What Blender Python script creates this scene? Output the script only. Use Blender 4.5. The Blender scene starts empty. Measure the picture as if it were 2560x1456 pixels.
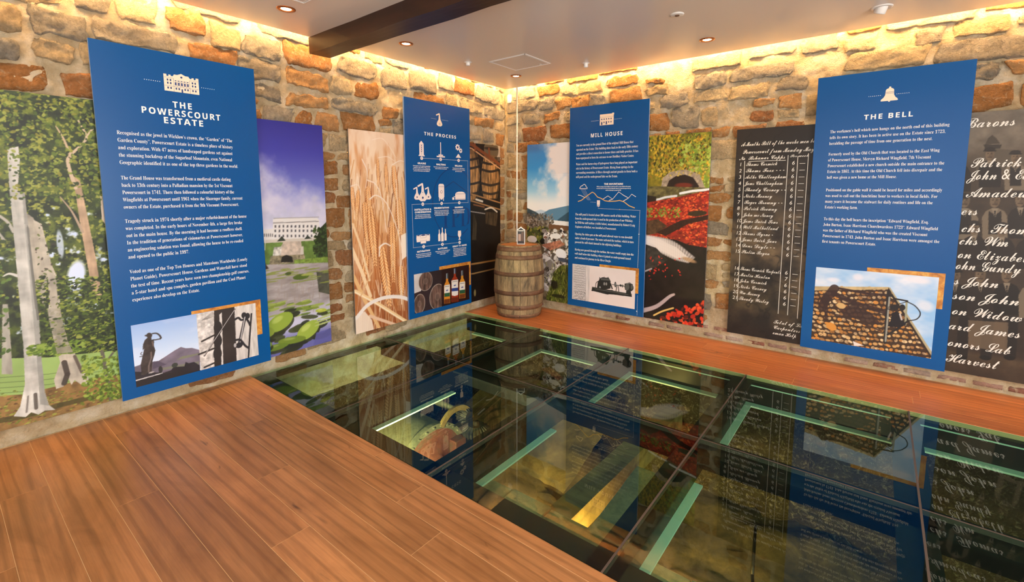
import bpy, bmesh, math, random
import numpy as np
from mathutils import Vector, Matrix, noise as mnoise

# ------------------------------------------------------------------ camera, world, lights, exposure
SC = bpy.context.scene
COL = SC.collection
PI = math.pi
cam = bpy.data.cameras.new('camera')
cam.sensor_fit = 'HORIZONTAL'; cam.sensor_width = 36.0; cam.lens = 16.336
cam.shift_x = -0.00404; cam.shift_y = -0.04897
cam.clip_start = 0.05
co = bpy.data.objects.new('camera', cam); COL.objects.link(co)
YAW, PITCH = 2.2342, 0.1105
F = Vector((math.cos(YAW)*math.cos(PITCH), math.sin(YAW)*math.cos(PITCH), -math.sin(PITCH)))
Rr = Vector((math.sin(YAW), -math.cos(YAW), 0)); Up = Rr.cross(F)
co.matrix_world = Matrix(((Rr.x, Up.x, -F.x, 4.1963), (Rr.y, Up.y, -F.y, -5.1136), (Rr.z, Up.z, -F.z, 1.6), (0, 0, 0, 1)))
SC.camera = co
SC.view_settings.view_transform = 'Standard'; SC.view_settings.look = 'None'
SC.view_settings.gamma = 1.0; SC.view_settings.use_curve_mapping = False
SC.view_settings.exposure = 0.3

world = bpy.data.worlds.new('sky'); SC.world = world; world.use_nodes = True
world.node_tree.nodes['Background'].inputs[0].default_value = (0.75, 0.87, 1.0, 1)
world.node_tree.nodes['Background'].inputs[1].default_value = 0.9

def area(name, loc, direction, sx, sy, power, col):
    l = bpy.data.lights.new(name, 'AREA'); l.shape = 'RECTANGLE'; l.size = sx; l.size_y = sy
    l.energy = power; l.color = col
    o = bpy.data.objects.new(name, l); COL.objects.link(o)
    o.location = loc; o.rotation_euler = Vector(direction).to_track_quat('-Z', 'Y').to_euler()
    return o
# daylight entering through the two big windows behind the viewer
area('window_daylight', (7.9, -4.9, 1.55), (-1, 0.0, -0.1), 3.6, 2.3, 280, (1.0, 0.97, 0.93))
area('window_daylight.001', (4.2, -7.9, 1.55), (-0.05, 1, -0.1), 4.2, 2.3, 90, (1.0, 0.97, 0.93))

# ------------------------------------------------------------------ helpers
def lin1(c):
    c = c/255.0
    return c/12.92 if c <= 0.04045 else ((c+0.055)/1.055)**2.4
def rgb(r, g, b): return (lin1(r), lin1(g), lin1(b), 1.0)

def tag(o, label=None, cat=None, group=None, kind=None):
    if label: o['label'] = label
    if cat: o['category'] = cat
    if group: o['group'] = group
    if kind: o['kind'] = kind
    return o
def link(o, parent=None):
    COL.objects.link(o)
    if parent is not None: o.parent = parent
    return o
def empty(name, mw=None):
    o = bpy.data.objects.new(name, None); o.empty_display_size = 0.1
    COL.objects.link(o)
    if mw is not None: o.matrix_world = mw
    return o
def mesh_obj(name, verts, faces, mat, parent=None, smooth=False):
    me = bpy.data.meshes.new(name); me.from_pydata([tuple(v) for v in verts], [], faces); me.update()
    if smooth: me.polygons.foreach_set('use_smooth', [True]*len(me.polygons))
    if mat: me.materials.append(mat)
    return link(bpy.data.objects.new(name, me), parent)
class MB:
    """collects shapes into one mesh"""
    def __init__(s): s.v = []; s.f = []
    def add(s, vs, fs):
        n = len(s.v); s.v += [tuple(x) for x in vs]; s.f += [tuple(i+n for i in f) for f in fs]; return s
    def box(s, a, b):
        (x0, y0, z0), (x1, y1, z1) = a, b
        return s.add([(x0,y0,z0),(x1,y0,z0),(x1,y1,z0),(x0,y1,z0),(x0,y0,z1),(x1,y0,z1),(x1,y1,z1),(x0,y1,z1)],
              [(0,3,2,1),(4,5,6,7),(0,1,5,4),(1,2,6,5),(2,3,7,6),(3,0,4,7)])
    def tube(s, p, q, r, n=12, r2=None, cap=True):
        p = Vector(p); q = Vector(q); d = (q-p).normalized(); a = d.orthogonal().normalized(); b = d.cross(a)
        r2 = r if r2 is None else r2
        vs = [p+(a*math.cos(t)+b*math.sin(t))*r for t in [2*PI*i/n for i in range(n)]]
        vs += [q+(a*math.cos(t)+b*math.sin(t))*r2 for t in [2*PI*i/n for i in range(n)]]
        fs = [(i, (i+1) % n, n+(i+1) % n, n+i) for i in range(n)]
        if cap: fs += [tuple(range(n-1, -1, -1)), tuple(range(n, 2*n))]
        return s.add(vs, fs)
    def lathe(s, prof, c=(0,0,0), n=32, a0=0.0, a1=2*PI, axis='z'):
        full = abs(a1-a0-2*PI) < 1e-6; m = n if full else n+1; vs = []
        for r, z in prof:
            for i in range(m):
                t = a0+(a1-a0)*i/n; x, y = r*math.cos(t), r*math.sin(t)
                vs.append((c[0]+x, c[1]+y, c[2]+z) if axis == 'z' else ((c[0]+z, c[1]+x, c[2]+y) if axis == 'x' else (c[0]+y, c[1]+z, c[2]+x)))
        fs = []
        for j in range(len(prof)-1):
            for i in range(n):
                k = (i+1) % m if full else i+1
                fs.append((j*m+i, j*m+k, (j+1)*m+k, (j+1)*m+i))
        return s.add(vs, fs)
    def poly(s, pts, z=0.0):
        n = len(pts); return s.add([(x, y, z) for x, y in pts], [tuple(range(n))])
    def prism(s, pts, z0, z1):
        n = len(pts)
        return s.add([(x, y, z0) for x, y in pts]+[(x, y, z1) for x, y in pts],
              [tuple(range(n-1, -1, -1)), tuple(range(n, 2*n))]+[(i, (i+1) % n, n+(i+1) % n, n+i) for i in range(n)])
    def build(s, name, mat, parent=None, smooth=False, bevel=0.0, fix=True):
        o = mesh_obj(name, s.v, s.f, mat, parent, smooth)
        if fix:
            bm = bmesh.new(); bm.from_mesh(o.data); bmesh.ops.recalc_face_normals(bm, faces=bm.faces); bm.to_mesh(o.data); bm.free()
        if bevel:
            m = o.modifiers.new('bevel', 'BEVEL'); m.width = bevel; m.segments = 2; m.limit_method = 'ANGLE'
        return o

# ------------------------------------------------------------------ materials
def new_mat(name):
    m = bpy.data.materials.new(name); m.use_nodes = True
    nt = m.node_tree; b = nt.nodes['Principled BSDF']
    return m, nt, b
def N(nt, t, **kw):
    n = nt.nodes.new(t)
    for k, v in kw.items():
        if isinstance(k, str) and k.startswith('i_'): n.inputs[k[2:]].default_value = v
        else: setattr(n, k, v)
    return n
def L(nt, a, b): nt.links.new(a, b)
def ramp(nt, fac, stops):
    r = nt.nodes.new('ShaderNodeValToRGB'); e = r.color_ramp.elements
    while len(e) < len(stops): e.new(0.5)
    for i, (p, c) in enumerate(stops): e[i].position = p; e[i].color = c
    L(nt, fac, r.inputs[0]); return r
def plain(name, col, rough=0.5, metal=0.0, spec=0.5, emit=None, estr=0.0):
    m, nt, b = new_mat(name)
    b.inputs['Base Color'].default_value = col; b.inputs['Roughness'].default_value = rough
    b.inputs['Metallic'].default_value = metal; b.inputs['Specular IOR Level'].default_value = spec
    if emit: b.inputs['Emission Color'].default_value = emit; b.inputs['Emission Strength'].default_value = estr
    return m
def coords(nt, scale=(1, 1, 1), rnd=False):
    tc = N(nt, 'ShaderNodeTexCoord'); mp = N(nt, 'ShaderNodeMapping'); mp.inputs['Scale'].default_value = scale
    L(nt, tc.outputs['Object'], mp.inputs['Vector'])
    if rnd:
        oi = N(nt, 'ShaderNodeObjectInfo'); mu = N(nt, 'ShaderNodeMath', operation='MULTIPLY'); mu.inputs[1].default_value = 37.0
        L(nt, oi.outputs['Random'], mu.inputs[0])
        cb = N(nt, 'ShaderNodeCombineXYZ')
        for i in range(3): L(nt, mu.outputs[0], cb.inputs[i])
        L(nt, cb.outputs[0], mp.inputs['Location'])
    return mp.outputs['Vector']
def mixc(nt, fac, a, b, mode='MIX'):
    m = N(nt, 'ShaderNodeMix', data_type='RGBA', blend_type=mode)
    for sock, v in ((m.inputs['Factor'], fac), (m.inputs['A'], a), (m.inputs['B'], b)):
        if hasattr(v, 'is_linked'): L(nt, v, sock)
        else: sock.default_value = v
    return m.outputs['Result']
def noise_n(nt, vec, scale, detail=6, rough=0.6, dist=0.0):
    n = N(nt, 'ShaderNodeTexNoise'); n.inputs['Scale'].default_value = scale; n.inputs['Detail'].default_value = detail
    n.inputs['Roughness'].default_value = rough; n.inputs['Distortion'].default_value = dist
    L(nt, vec, n.inputs['Vector']); return n.outputs['Fac']
def bump(nt, b, h, strength, dist=0.01):
    bp = N(nt, 'ShaderNodeBump'); bp.inputs['Strength'].default_value = strength; bp.inputs['Distance'].default_value = dist
    L(nt, h, bp.inputs['Height']); L(nt, bp.outputs[0], b.inputs['Normal'])

def stone_mat(name, cols, rough=0.9, strength=1.0):
    m, nt, b = new_mat(name)
    v = coords(nt)
    oi = N(nt, 'ShaderNodeObjectInfo')
    base = ramp(nt, oi.outputs['Random'], [(i/(len(cols)-1), c) for i, c in enumerate(cols)]).outputs[0]
    n1 = noise_n(nt, v, 9, 8, 0.65, 0.4); n2 = noise_n(nt, v, 45, 6, 0.7); n3 = noise_n(nt, v, 22, 10, 0.72, 1.2)
    r1 = ramp(nt, n1, [(0.3, (0.66, 0.62, 0.58, 1)), (0.62, (1.05, 1.05, 1.05, 1))]).outputs[0]
    c = mixc(nt, 0.9, base, r1, 'MULTIPLY')
    r2 = ramp(nt, n3, [(0.52, (0, 0, 0, 1)), (0.70, (0.8, 0.8, 0.8, 1))]).outputs[0]
    c = mixc(nt, r2, c, rgb(196, 178, 146))
    r3 = ramp(nt, n2, [(0.35, (0.74, 0.74, 0.74, 1)), (0.6, (1.1, 1.1, 1.1, 1))]).outputs[0]
    c = mixc(nt, 0.8, c, r3, 'MULTIPLY')
    L(nt, c, b.inputs['Base Color']); b.inputs['Roughness'].default_value = rough; b.inputs['Specular IOR Level'].default_value = 0.2
    h = N(nt, 'ShaderNodeMath', operation='ADD'); L(nt, n3, h.inputs[0]); L(nt, n2, h.inputs[1])
    bump(nt, b, h.outputs[0], strength, 0.028)
    return m
M = {}
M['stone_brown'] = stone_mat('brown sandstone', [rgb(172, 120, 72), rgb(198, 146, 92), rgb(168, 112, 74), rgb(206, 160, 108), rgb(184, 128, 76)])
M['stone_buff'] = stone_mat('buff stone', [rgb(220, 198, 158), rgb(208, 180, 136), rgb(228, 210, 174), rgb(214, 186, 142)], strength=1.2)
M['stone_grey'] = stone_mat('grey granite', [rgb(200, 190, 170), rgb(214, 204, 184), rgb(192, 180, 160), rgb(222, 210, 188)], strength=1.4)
M['brick'] = stone_mat('limewashed brick', [rgb(150, 96, 78), rgb(190, 165, 148), rgb(160, 118, 98), rgb(205, 195, 182)], strength=0.6)
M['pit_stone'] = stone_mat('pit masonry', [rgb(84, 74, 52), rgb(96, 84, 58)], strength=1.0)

m, nt, b = new_mat('lime mortar'); v = coords(nt)
n1 = noise_n(nt, v, 6, 8, 0.62); n2 = noise_n(nt, v, 60, 6, 0.7); n3 = noise_n(nt, v, 18, 8, 0.7, 0.6)
c = ramp(nt, n1, [(0.3, rgb(180, 156, 118)), (0.5, rgb(206, 186, 150)), (0.68, rgb(226, 214, 190))]).outputs[0]
c = mixc(nt, 0.7, c, ramp(nt, n3, [(0.30, (0.70, 0.66, 0.62, 1)), (0.5, (1, 1, 1, 1))]).outputs[0], 'MULTIPLY')
L(nt, c, b.inputs['Base Color']); b.inputs['Roughness'].default_value = 0.95; b.inputs['Specular IOR Level'].default_value = 0.15
h = N(nt, 'ShaderNodeMath', operation='ADD'); L(nt, n3, h.inputs[0]); L(nt, n2, h.inputs[1]); bump(nt, b, h.outputs[0], 0.8, 0.025)
M['mortar'] = m

def wood_mat(name, light, mid, dark, rough, gscale=(1.0, 14.0, 14.0), rand=0.35, spec=0.5):
    m, nt, b = new_mat(name)
    v = coords(nt, gscale, rnd=True); v2 = coords(nt, (2.2, 9.0, 9.0), rnd=True)
    w = N(nt, 'ShaderNodeTexWave', wave_type='BANDS', bands_direction='Y'); w.inputs['Scale'].default_value = 0.38
    w.inputs['Distortion'].default_value = 16.0; w.inputs['Detail'].default_value = 3.5; w.inputs['Detail Scale'].default_value = 0.42
    L(nt, v, w.inputs['Vector'])
    fine = noise_n(nt, coords(nt, (3.0, 160.0, 160.0), rnd=True), 1.0, 5, 0.6)
    big = noise_n(nt, v2, 0.8, 5, 0.6, 0.8)
    c = ramp(nt, big, [(0.28, mid), (0.62, light)]).outputs[0]
    c = mixc(nt, 0.55, c, ramp(nt, w.outputs['Fac'], [(0.0, (0.58, 0.54, 0.50, 1)), (0.30, (1, 1, 1, 1))]).outputs[0], 'MULTIPLY')
    c = mixc(nt, 0.6, c, ramp(nt, fine, [(0.35, (0.82, 0.80, 0.78, 1)), (0.6, (1.05, 1.05, 1.05, 1))]).outputs[0], 'MULTIPLY')
    kn = noise_n(nt, coords(nt, (2.4, 6.0, 6.0), rnd=True), 1.3, 3, 0.5, 1.5)
    c = mixc(nt, ramp(nt, kn, [(0.69, (0, 0, 0, 1)), (0.78, (0.85, 0.85, 0.85, 1))]).outputs[0], c, dark)
    oi = N(nt, 'ShaderNodeObjectInfo')
    tint = ramp(nt, oi.outputs['Random'], [(0, (1-rand, 1-rand*1.05, 1-rand*1.1, 1)), (1, (1.04, 1.02, 1.0, 1))]).outputs[0]
    c = mixc(nt, 1.0, c, tint, 'MULTIPLY')
    L(nt, c, b.inputs['Base Color']); b.inputs['Roughness'].default_value = rough; b.inputs['Specular IOR Level'].default_value = spec
    bump(nt, b, w.outputs['Fac'], 0.08, 0.003)
    return m
M['oak'] = wood_mat('oiled oak boards', rgb(190, 134, 84), rgb(152, 102, 58), rgb(78, 45, 25), 0.36, rand=0.26)
M['oak_far'] = wood_mat('oak boards with warm light in colour', rgb(200, 124, 70), rgb(176, 100, 54), rgb(116, 60, 30), 0.36, rand=0.12)  # same oak as the main floor, warm light put into its colour
M['oak_gap'] = plain('pale joint filler', rgb(214, 176, 128), 0.7)
M['dark_beam'] = wood_mat('dark stained timber', rgb(52, 26, 14), rgb(33, 16, 9), rgb(18, 9, 6), 0.4, rand=0.0)
M['old_timber'] = wood_mat('old pale timber', rgb(170, 150, 100), rgb(130, 108, 66), rgb(70, 55, 30), 0.8, gscale=(14.0, 1.0, 14.0), rand=0.1)

def weathered(name, a, bb, cc, rough, metal=0.0, scale=6.0, stretch=(1, 1, 1)):
    m, nt, b = new_mat(name)
    v = coords(nt, stretch); n1 = noise_n(nt, v, scale, 8, 0.65, 0.6); n2 = noise_n(nt, v, scale*7, 6, 0.7)
    c = ramp(nt, n1, [(0.3, a), (0.5, bb), (0.7, cc)]).outputs[0]
    c = mixc(nt, 0.6, c, ramp(nt, n2, [(0.3, (0.6, 0.6, 0.6, 1)), (0.6, (1.1, 1.1, 1.1, 1))]).outputs[0], 'MULTIPLY')
    oi = N(nt, 'ShaderNodeObjectInfo')
    c = mixc(nt, 1.0, c, ramp(nt, oi.outputs['Random'], [(0, (0.72, 0.7, 0.68, 1)), (1, (1.08, 1.06, 1.0, 1))]).outputs[0], 'MULTIPLY')
    L(nt, c, b.inputs['Base Color']); b.inputs['Roughness'].default_value = rough; b.inputs['Metallic'].default_value = metal
    bump(nt, b, n2, 0.4, 0.006)
    return m
M['stave'] = weathered('weathered barrel oak', rgb(66, 58, 48), rgb(142, 122, 90), rgb(178, 154, 114), 0.75, scale=4.0, stretch=(3, 3, 0.8))
M['hoop'] = weathered('rusty hoop iron', rgb(82, 58, 44), rgb(118, 86, 64), rgb(138, 110, 84), 0.65, 0.2)
M['barrel_lid'] = weathered('barrel lid oak', rgb(150, 92, 50), rgb(188, 124, 72), rgb(198, 138, 84), 0.6, scale=4.0)
M['iron'] = weathered('cast iron', rgb(34, 34, 30), rgb(62, 58, 48), rgb(92, 82, 62), 0.55, 0.4)
M['rust_iron'] = weathered('red oxide iron', rgb(112, 56, 38), rgb(136, 76, 52), rgb(110, 92, 70), 0.6, 0.1)
M['green_iron'] = weathered('grey green iron', rgb(96, 96, 74), rgb(128, 124, 96), rgb(150, 146, 116), 0.6, 0.1)
M['brass'] = weathered('dull brass', rgb(150, 116, 56), rgb(196, 160, 90), rgb(206, 176, 112), 0.4, 0.5)
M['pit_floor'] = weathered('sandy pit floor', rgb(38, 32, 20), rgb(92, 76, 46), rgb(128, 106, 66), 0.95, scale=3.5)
M['concrete'] = weathered('rough concrete', rgb(150, 140, 112), rgb(182, 170, 138), rgb(200, 188, 156), 0.9, scale=4.0)
M['paint'] = plain('ceiling paint', rgb(226, 218, 206), 0.26, spec=0.5)
M['plaster'] = plain('back wall plaster', rgb(214, 206, 194), 0.8)
M['white'] = plain('white plastic', rgb(236, 234, 228), 0.35)
M['black'] = plain('black steel', rgb(16, 17, 16), 0.4, spec=0.4)
M['flange'] = plain('steel with green daylight in colour', rgb(214, 236, 222), 0.4)  # daylight tinted green by the glass, put into the flange colour
M['sealant'] = plain('brown grey sealant', rgb(84, 72, 64), 0.5)
M['copper'] = plain('copper ring', rgb(190, 120, 70), 0.3, 0.8)
M['lamp'] = plain('lit lamp', rgb(255, 240, 210), 0.3, emit=(1, 0.72, 0.4, 1), estr=28.0)
M['led'] = plain('warm led strip', rgb(255, 220, 160), 0.4, emit=(1.0, 0.60, 0.25, 1), estr=170.0)
M['blue'] = plain('blue printed board', rgb(0, 80, 146), 0.30, spec=0.28)
M['blue_edge'] = plain('blue board edge', rgb(96, 128, 178), 0.5)
M['navy'] = plain('darker blue ink', rgb(4, 56, 118), 0.34, spec=0.45)
M['deep'] = plain('dark blue ink', rgb(30, 60, 120), 0.45)
M['ink'] = plain('white ink', rgb(246, 243, 240), 0.45)
M['cream'] = plain('cream ink', rgb(248, 226, 200), 0.45)
M['cream2'] = plain('pale cream ink', rgb(244, 228, 222), 0.45)
M['orange_ink'] = plain('orange ink', rgb(226, 176, 104), 0.45)
M['board_edge'] = plain('grey board edge', rgb(120, 116, 112), 0.6)
M['chalk'] = plain('off white ink', rgb(226, 222, 212), 0.5)

def print_mat(name, rough=0.45):
    m, nt, b = new_mat(name); a = N(nt, 'ShaderNodeAttribute'); a.attribute_name = 'print'
    L(nt, a.outputs['Color'], b.inputs['Base Color']); b.inputs['Roughness'].default_value = rough
    b.inputs['Specular IOR Level'].default_value = 0.35
    return m
M['print'] = print_mat('printed photograph')
# floor glass: clear green-tinted, mirrors by Fresnel
m = bpy.data.materials.new('green floor glass'); m.use_nodes = True; nt = m.node_tree; nt.nodes.clear()
out = N(nt, 'ShaderNodeOutputMaterial'); tr = N(nt, 'ShaderNodeBsdfTransparent'); tr.inputs[0].default_value = (0.72, 0.87, 0.78, 1)
gl = N(nt, 'ShaderNodeBsdfGlossy'); gl.inputs['Roughness'].default_value = 0.0; gl.inputs['Color'].default_value = (0.92, 1.0, 0.95, 1)
fr = N(nt, 'ShaderNodeFresnel'); fr.inputs['IOR'].default_value = 1.53; geo = N(nt, 'ShaderNodeNewGeometry')
inv = N(nt, 'ShaderNodeMath', operation='SUBTRACT'); inv.inputs[0].default_value = 1.0; L(nt, geo.outputs['Backfacing'], inv.inputs[1])
fac = N(nt, 'ShaderNodeMath', operation='MULTIPLY'); L(nt, fr.outputs[0], fac.inputs[0]); L(nt, inv.outputs[0], fac.inputs[1])
mx = N(nt, 'ShaderNodeMixShader'); L(nt, fac.outputs[0], mx.inputs[0]); L(nt, tr.outputs[0], mx.inputs[1]); L(nt, gl.outputs[0], mx.inputs[2])
L(nt, mx.outputs[0], out.inputs[0]); M['glass'] = m
# window glass
m = bpy.data.materials.new('window glass'); m.use_nodes = True; nt = m.node_tree; nt.nodes.clear()
out = N(nt, 'ShaderNodeOutputMaterial'); tr = N(nt, 'ShaderNodeBsdfTransparent'); gl = N(nt, 'ShaderNodeBsdfGlossy'); gl.inputs['Roughness'].default_value = 0.0
mx = N(nt, 'ShaderNodeMixShader'); mx.inputs[0].default_value = 0.06; L(nt, tr.outputs[0], mx.inputs[1]); L(nt, gl.outputs[0], mx.inputs[2]); L(nt, mx.outputs[0], out.inputs[0])
M['window_glass'] = m

# ------------------------------------------------------------------ room shell
CEIL = 2.94; GAP = 0.12
XR, YB = 8.0, -8.0
STRIP_Y = -0.82; NEAR_Y = -3.486
WL = Matrix(((0, 0, 1, 0), (1, 0, 0, 0), (0, 1, 0, 0), (0, 0, 0, 1)))      # local X along wall, Y up, Z out of wall
WR = Matrix(((1, 0, 0, 0), (0, 0, -1, 0), (0, 1, 0, 0), (0, 0, 0, 1)))

def mortar_wall(name, mw, s0, s1, z0, z1, step):
    ns = int((s1-s0)/step)+1; nz = int((z1-z0)/step)+1
    S, Z = np.meshgrid(np.linspace(s0, s1, ns), np.linspace(z0, z1, nz))
    vs = []
    for s, z in zip(S.ravel(), Z.ravel()):
        q = Vector((s*5, z*5, 3.7 if mw is WL else 9.1))
        h = -0.013+0.012*mnoise.noise(q)+0.009*mnoise.noise(q*3.1)+0.007*mnoise.noise(q*7.7)+0.004*mnoise.noise(q*15)
        vs.append(mw @ Vector((s, z, h)))
    fs = [(j*ns+i, j*ns+i+1, (j+1)*ns+i+1, (j+1)*ns+i) for j in range(nz-1) for i in range(ns-1)]
    o = mesh_obj(name, vs, fs, M['mortar'], None, True)
    return tag(o, kind='structure')
wall_left = mortar_wall('wall_left', WL, -5.8, 0.02, -0.4, 3.24, 0.019)
wall_right = mortar_wall('wall_right', WR, -0.02, 5.9, -0.4, 3.24, 0.019)
tag(wall_left, 'left rubble stone wall in pale lime mortar'); tag(wall_right, 'right rubble stone wall in pale lime mortar with brick at its foot')
MB().box((-0.3, YB, -0.4), (-0.05, 0.3, 3.24)).box((-0.1, YB, -0.4), (-0.012, -5.75, 3.24)).build('masonry_core', M['mortar'], wall_left)
MB().box((-0.05, 0.05, -0.4), (XR, 0.3, 3.24)).box((5.85, 0.012, -0.4), (XR, 0.1, 3.24)).build('masonry_core', M['mortar'], wall_right)

def stone_mesh(name, quad, relief, seed, mw, mat, parent, nu=10, nv=7, rnd=0.5, rough=1.0):
    """quad: four (s,z) corners, counter-clockwise from lower left"""
    c = [Vector(p) for p in quad]; vs = []
    for j in range(nv+1):
        b = -1+2*j/nv; b = math.copysign(1-(1-abs(b))**1.9, b)
        for i in range(nu+1):
            a = -1+2*i/nu; a = math.copysign(1-(1-abs(a))**1.9, a)
            edge = max(abs(a), abs(b))
            x = a*math.sqrt(1-b*b*rnd*0.5); y = b*math.sqrt(1-a*a*rnd*0.5)
            u, v = (x+1)/2, (y+1)/2
            p = (c[0]*(1-u)+c[1]*u)*(1-v)+(c[3]*(1-u)+c[2]*u)*v
            q = Vector((p.x*9, p.y*9, seed))
            w = 0.020*rough*edge**3
            p = Vector((p.x+w*(mnoise.noise(q*1.3+Vector((5, 0, 0)))+0.5*mnoise.noise(q*4+Vector((5, 0, 0)))), p.y+w*(mnoise.noise(q*1.3+Vector((0, 7, 0)))+0.5*mnoise.noise(q*4+Vector((0, 7, 0))))))
            if edge > 0.999: h = -0.035
            else:
                st = Vector((p.x*7, p.y*30, seed))
                h = relief-0.006*edge**6+rough*(0.010*mnoise.noise(q*0.6)+0.007*mnoise.noise(q*2.0)+0.006*abs(mnoise.noise(st))+0.005*mnoise.noise(q*5.5)+0.003*mnoise.noise(q*11))
            if p.y < 2.25: h = min(h, 0.0135)
            vs.append(mw @ Vector((p.x, p.y, h)))
    n = nu+1
    fs = [(j*n+i, j*n+i+1, (j+1)*n+i+1, (j+1)*n+i) for j in range(nv) for i in range(nu)]
    return mesh_obj(name, vs, fs, mat, parent, True)

def covered(rects, s0, s1, z0, z1):
    for a, b, lo, hi in rects:
        if s0 > a+0.01 and s1 < b-0.01 and z0 > lo+0.02 and z1 < hi-0.02: return True
    return False
def lay_stones(mw, parent, s_start, s_end, z_bot, rects, seed):
    rg = random.Random(seed); z = z_bot; row = 0; count = 0
    while z < 3.10:
        hgt = rg.choice([0.11, 0.14, 0.17, 0.20, 0.23]) if z < 2.3 else rg.choice([0.15, 0.19, 0.22])
        s = s_start-rg.uniform(0, 0.2)
        while s < s_end:
            wd = rg.uniform(0.16, 0.30) if rg.random() < 0.6 else rg.uniform(0.30, 0.48)
            if z > 2.3: wd *= 1.3
            cells = []
            if hgt > 0.15 and wd < 0.3 and rg.random() < 0.35:
                k = rg.uniform(0.4, 0.6); cells = [(s, s+wd, z, z+hgt*k), (s, s+wd, z+hgt*k, z+hgt)]
            else: cells = [(s, s+wd, z, z+hgt)]
            wave = 0.035*math.sin(s*1.7+z*1.1)+0.02*math.sin(s*4.1+z*2.3)
            for a, b_, lo, hi in cells:
                if rg.random() < (0.05 if z > 0.25 else 0.3): continue
                g = rg.uniform(0.002, 0.008)
                a1, b1 = max(a+g, s_start+0.0), min(b_-g, s_end-0.005)
                lo1, hi1 = lo+g*0.8+wave, hi-g*0.8+wave
                if b1-a1 < 0.06 or lo1 < 0.015 or hi1-lo1 < 0.035 or covered(rects, a1, b1, lo1, hi1): continue
                j = lambda k: rg.uniform(-k, k)
                kx, kz = min(0.045, 0.16*(b1-a1)), min(0.034, 0.2*(hi1-lo1))
                jj = lambda k: rg.uniform(-0.35*k, k)
                quad = [(max(a1+jj(kx), s_start), lo1+jj(kz)), (min(b1-jj(kx), s_end), lo1+jj(kz)), (min(b1-jj(kx), s_end), hi1-jj(kz)), (max(a1+jj(kx), s_start), hi1-jj(kz))]
                r = rg.random()
                if z > 2.32: mat = M['stone_grey'] if r < 0.45 else (M['stone_buff'] if r < 0.74 else M['stone_brown'])  # paler mix high up: granite, plus cove glare put into the colours
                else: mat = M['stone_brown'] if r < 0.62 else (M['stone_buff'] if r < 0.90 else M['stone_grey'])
                relief = rg.uniform(-0.002, 0.008) if z < 2.3 else rg.uniform(0.0, 0.014)
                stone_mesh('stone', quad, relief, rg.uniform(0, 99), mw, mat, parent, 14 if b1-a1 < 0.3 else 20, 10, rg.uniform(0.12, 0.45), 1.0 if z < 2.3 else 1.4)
                count += 1
            s += wd
        z += hgt; row += 1
    return count
ZT, ZB = 2.19, 0.12
PAN = {1: ('L', -4.3524, 0.1108), 2: ('L', -1.811, 0.1287), 3: ('R', 1.107, 0.1267), 4: ('R', 3.6866, 0.1182)}
PW, PH, PD = 1.0153, 2.4666, 0.0815
left_rects = [(-5.03, -4.03, ZB, ZT), (-3.74, -2.74, ZB, ZT), (-2.475, -1.475, ZB, ZT), (-1.155, -0.155, ZB, ZT), (-4.3524, -3.337, 0.11, 2.577), (-1.811, -0.796, 0.13, 2.595)]
right_rects = [(0.42, 1.42, ZB, ZT), (1.783, 2.783, ZB, ZT), (3.025, 4.025, ZB, ZT), (4.36, 5.36, ZB, ZT), (1.107, 2.122, 0.127, 2.593), (3.687, 4.702, 0.118, 2.585)]
lay_stones(WL, wall_left, -5.5, 0.0, 0.02, left_rects, 11)
lay_stones(WR, wall_right, 0.03, 5.6, 0.17, right_rects, 23)
rg = random.Random(5)
for course in range(2):                                   # limewashed bricks at the foot of the right wall
    x = 0.05-course*0.11
    while x < 5.6:
        w = rg.uniform(0.19, 0.225); z = 0.012+course*0.078
        if rg.random() < 0.82:
            j = lambda: rg.uniform(0, 0.006)
            stone_mesh('brick', [(max(0.03, x+0.006)+j(), z+j()), (x+w-0.006-j(), z+j()), (x+w-0.006-j(), z+0.066-j()), (max(0.03, x+0.006)+j(), z+0.066-j())], rg.uniform(-0.01, 0.0), rg.uniform(0, 99), WR, M['brick'], wall_right, 6, 3, 0.15, 0.5)
        x += w

# plain walls behind the viewer, with the two windows that let the daylight in
def wall_with_hole(name, mw, a, b, z1, h0, h1, v0, v1, t):
    mb = MB()
    for x0, x1, y0, y1 in ((a, h0, 0, z1), (h1, b, 0, z1), (h0, h1, 0, v0), (h0, h1, v1, z1)):
        mb.box((x0, y0, 0), (x1, y1, t))
    mb.v = [tuple(mw @ Vector(q)) for q in mb.v]
    return tag(mb.build(name, M['plaster']), kind='structure')
def window(name, mw, h0, h1, v0, v1, label):
    o = MB()
    for x0, x1, y0, y1 in ((h0, h0+0.07, v0, v1), (h1-0.07, h1, v0, v1), (h0+0.07, h1-0.07, v0, v0+0.07), (h0+0.07, h1-0.07, v1-0.07, v1), ((h0+h1)/2-0.03, (h0+h1)/2+0.03, v0+0.07, v1-0.07)):
        o.box((x0, y0, 0.12), (x1, y1, 0.18))
    o.v = [tuple(mw @ Vector(q)) for q in o.v]
    o = tag(o.build(name, M['white']), label, kind='structure')
    p = MB().box((h0+0.07, v0+0.07, 0.145), (h1-0.07, v1-0.07, 0.151)); p.v = [tuple(mw @ Vector(q)) for q in p.v]
    p.build('pane', M['window_glass'], o)
MS = Matrix(((0, 0, 1, XR), (1, 0, 0, 0), (0, 1, 0, 0), (0, 0, 0, 1)))
MF = Matrix(((1, 0, 0, 0), (0, 0, -1, YB), (0, 1, 0, 0), (0, 0, 0, 1)))
tag(wall_with_hole('wall_side', MS, YB, 0.0, 3.2, -6.75, -3.05, 0.35, 2.75, 0.25), 'plain plastered side wall behind the viewer')
tag(wall_with_hole('wall_back', MF, 0.0, XR, 3.2, 2.05, 6.35, 0.35, 2.75, 0.25), 'plain plastered back wall behind the viewer')
window('window_1', MS, -6.75, -3.05, 0.35, 2.75, 'wide white framed window in the side wall')
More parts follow.
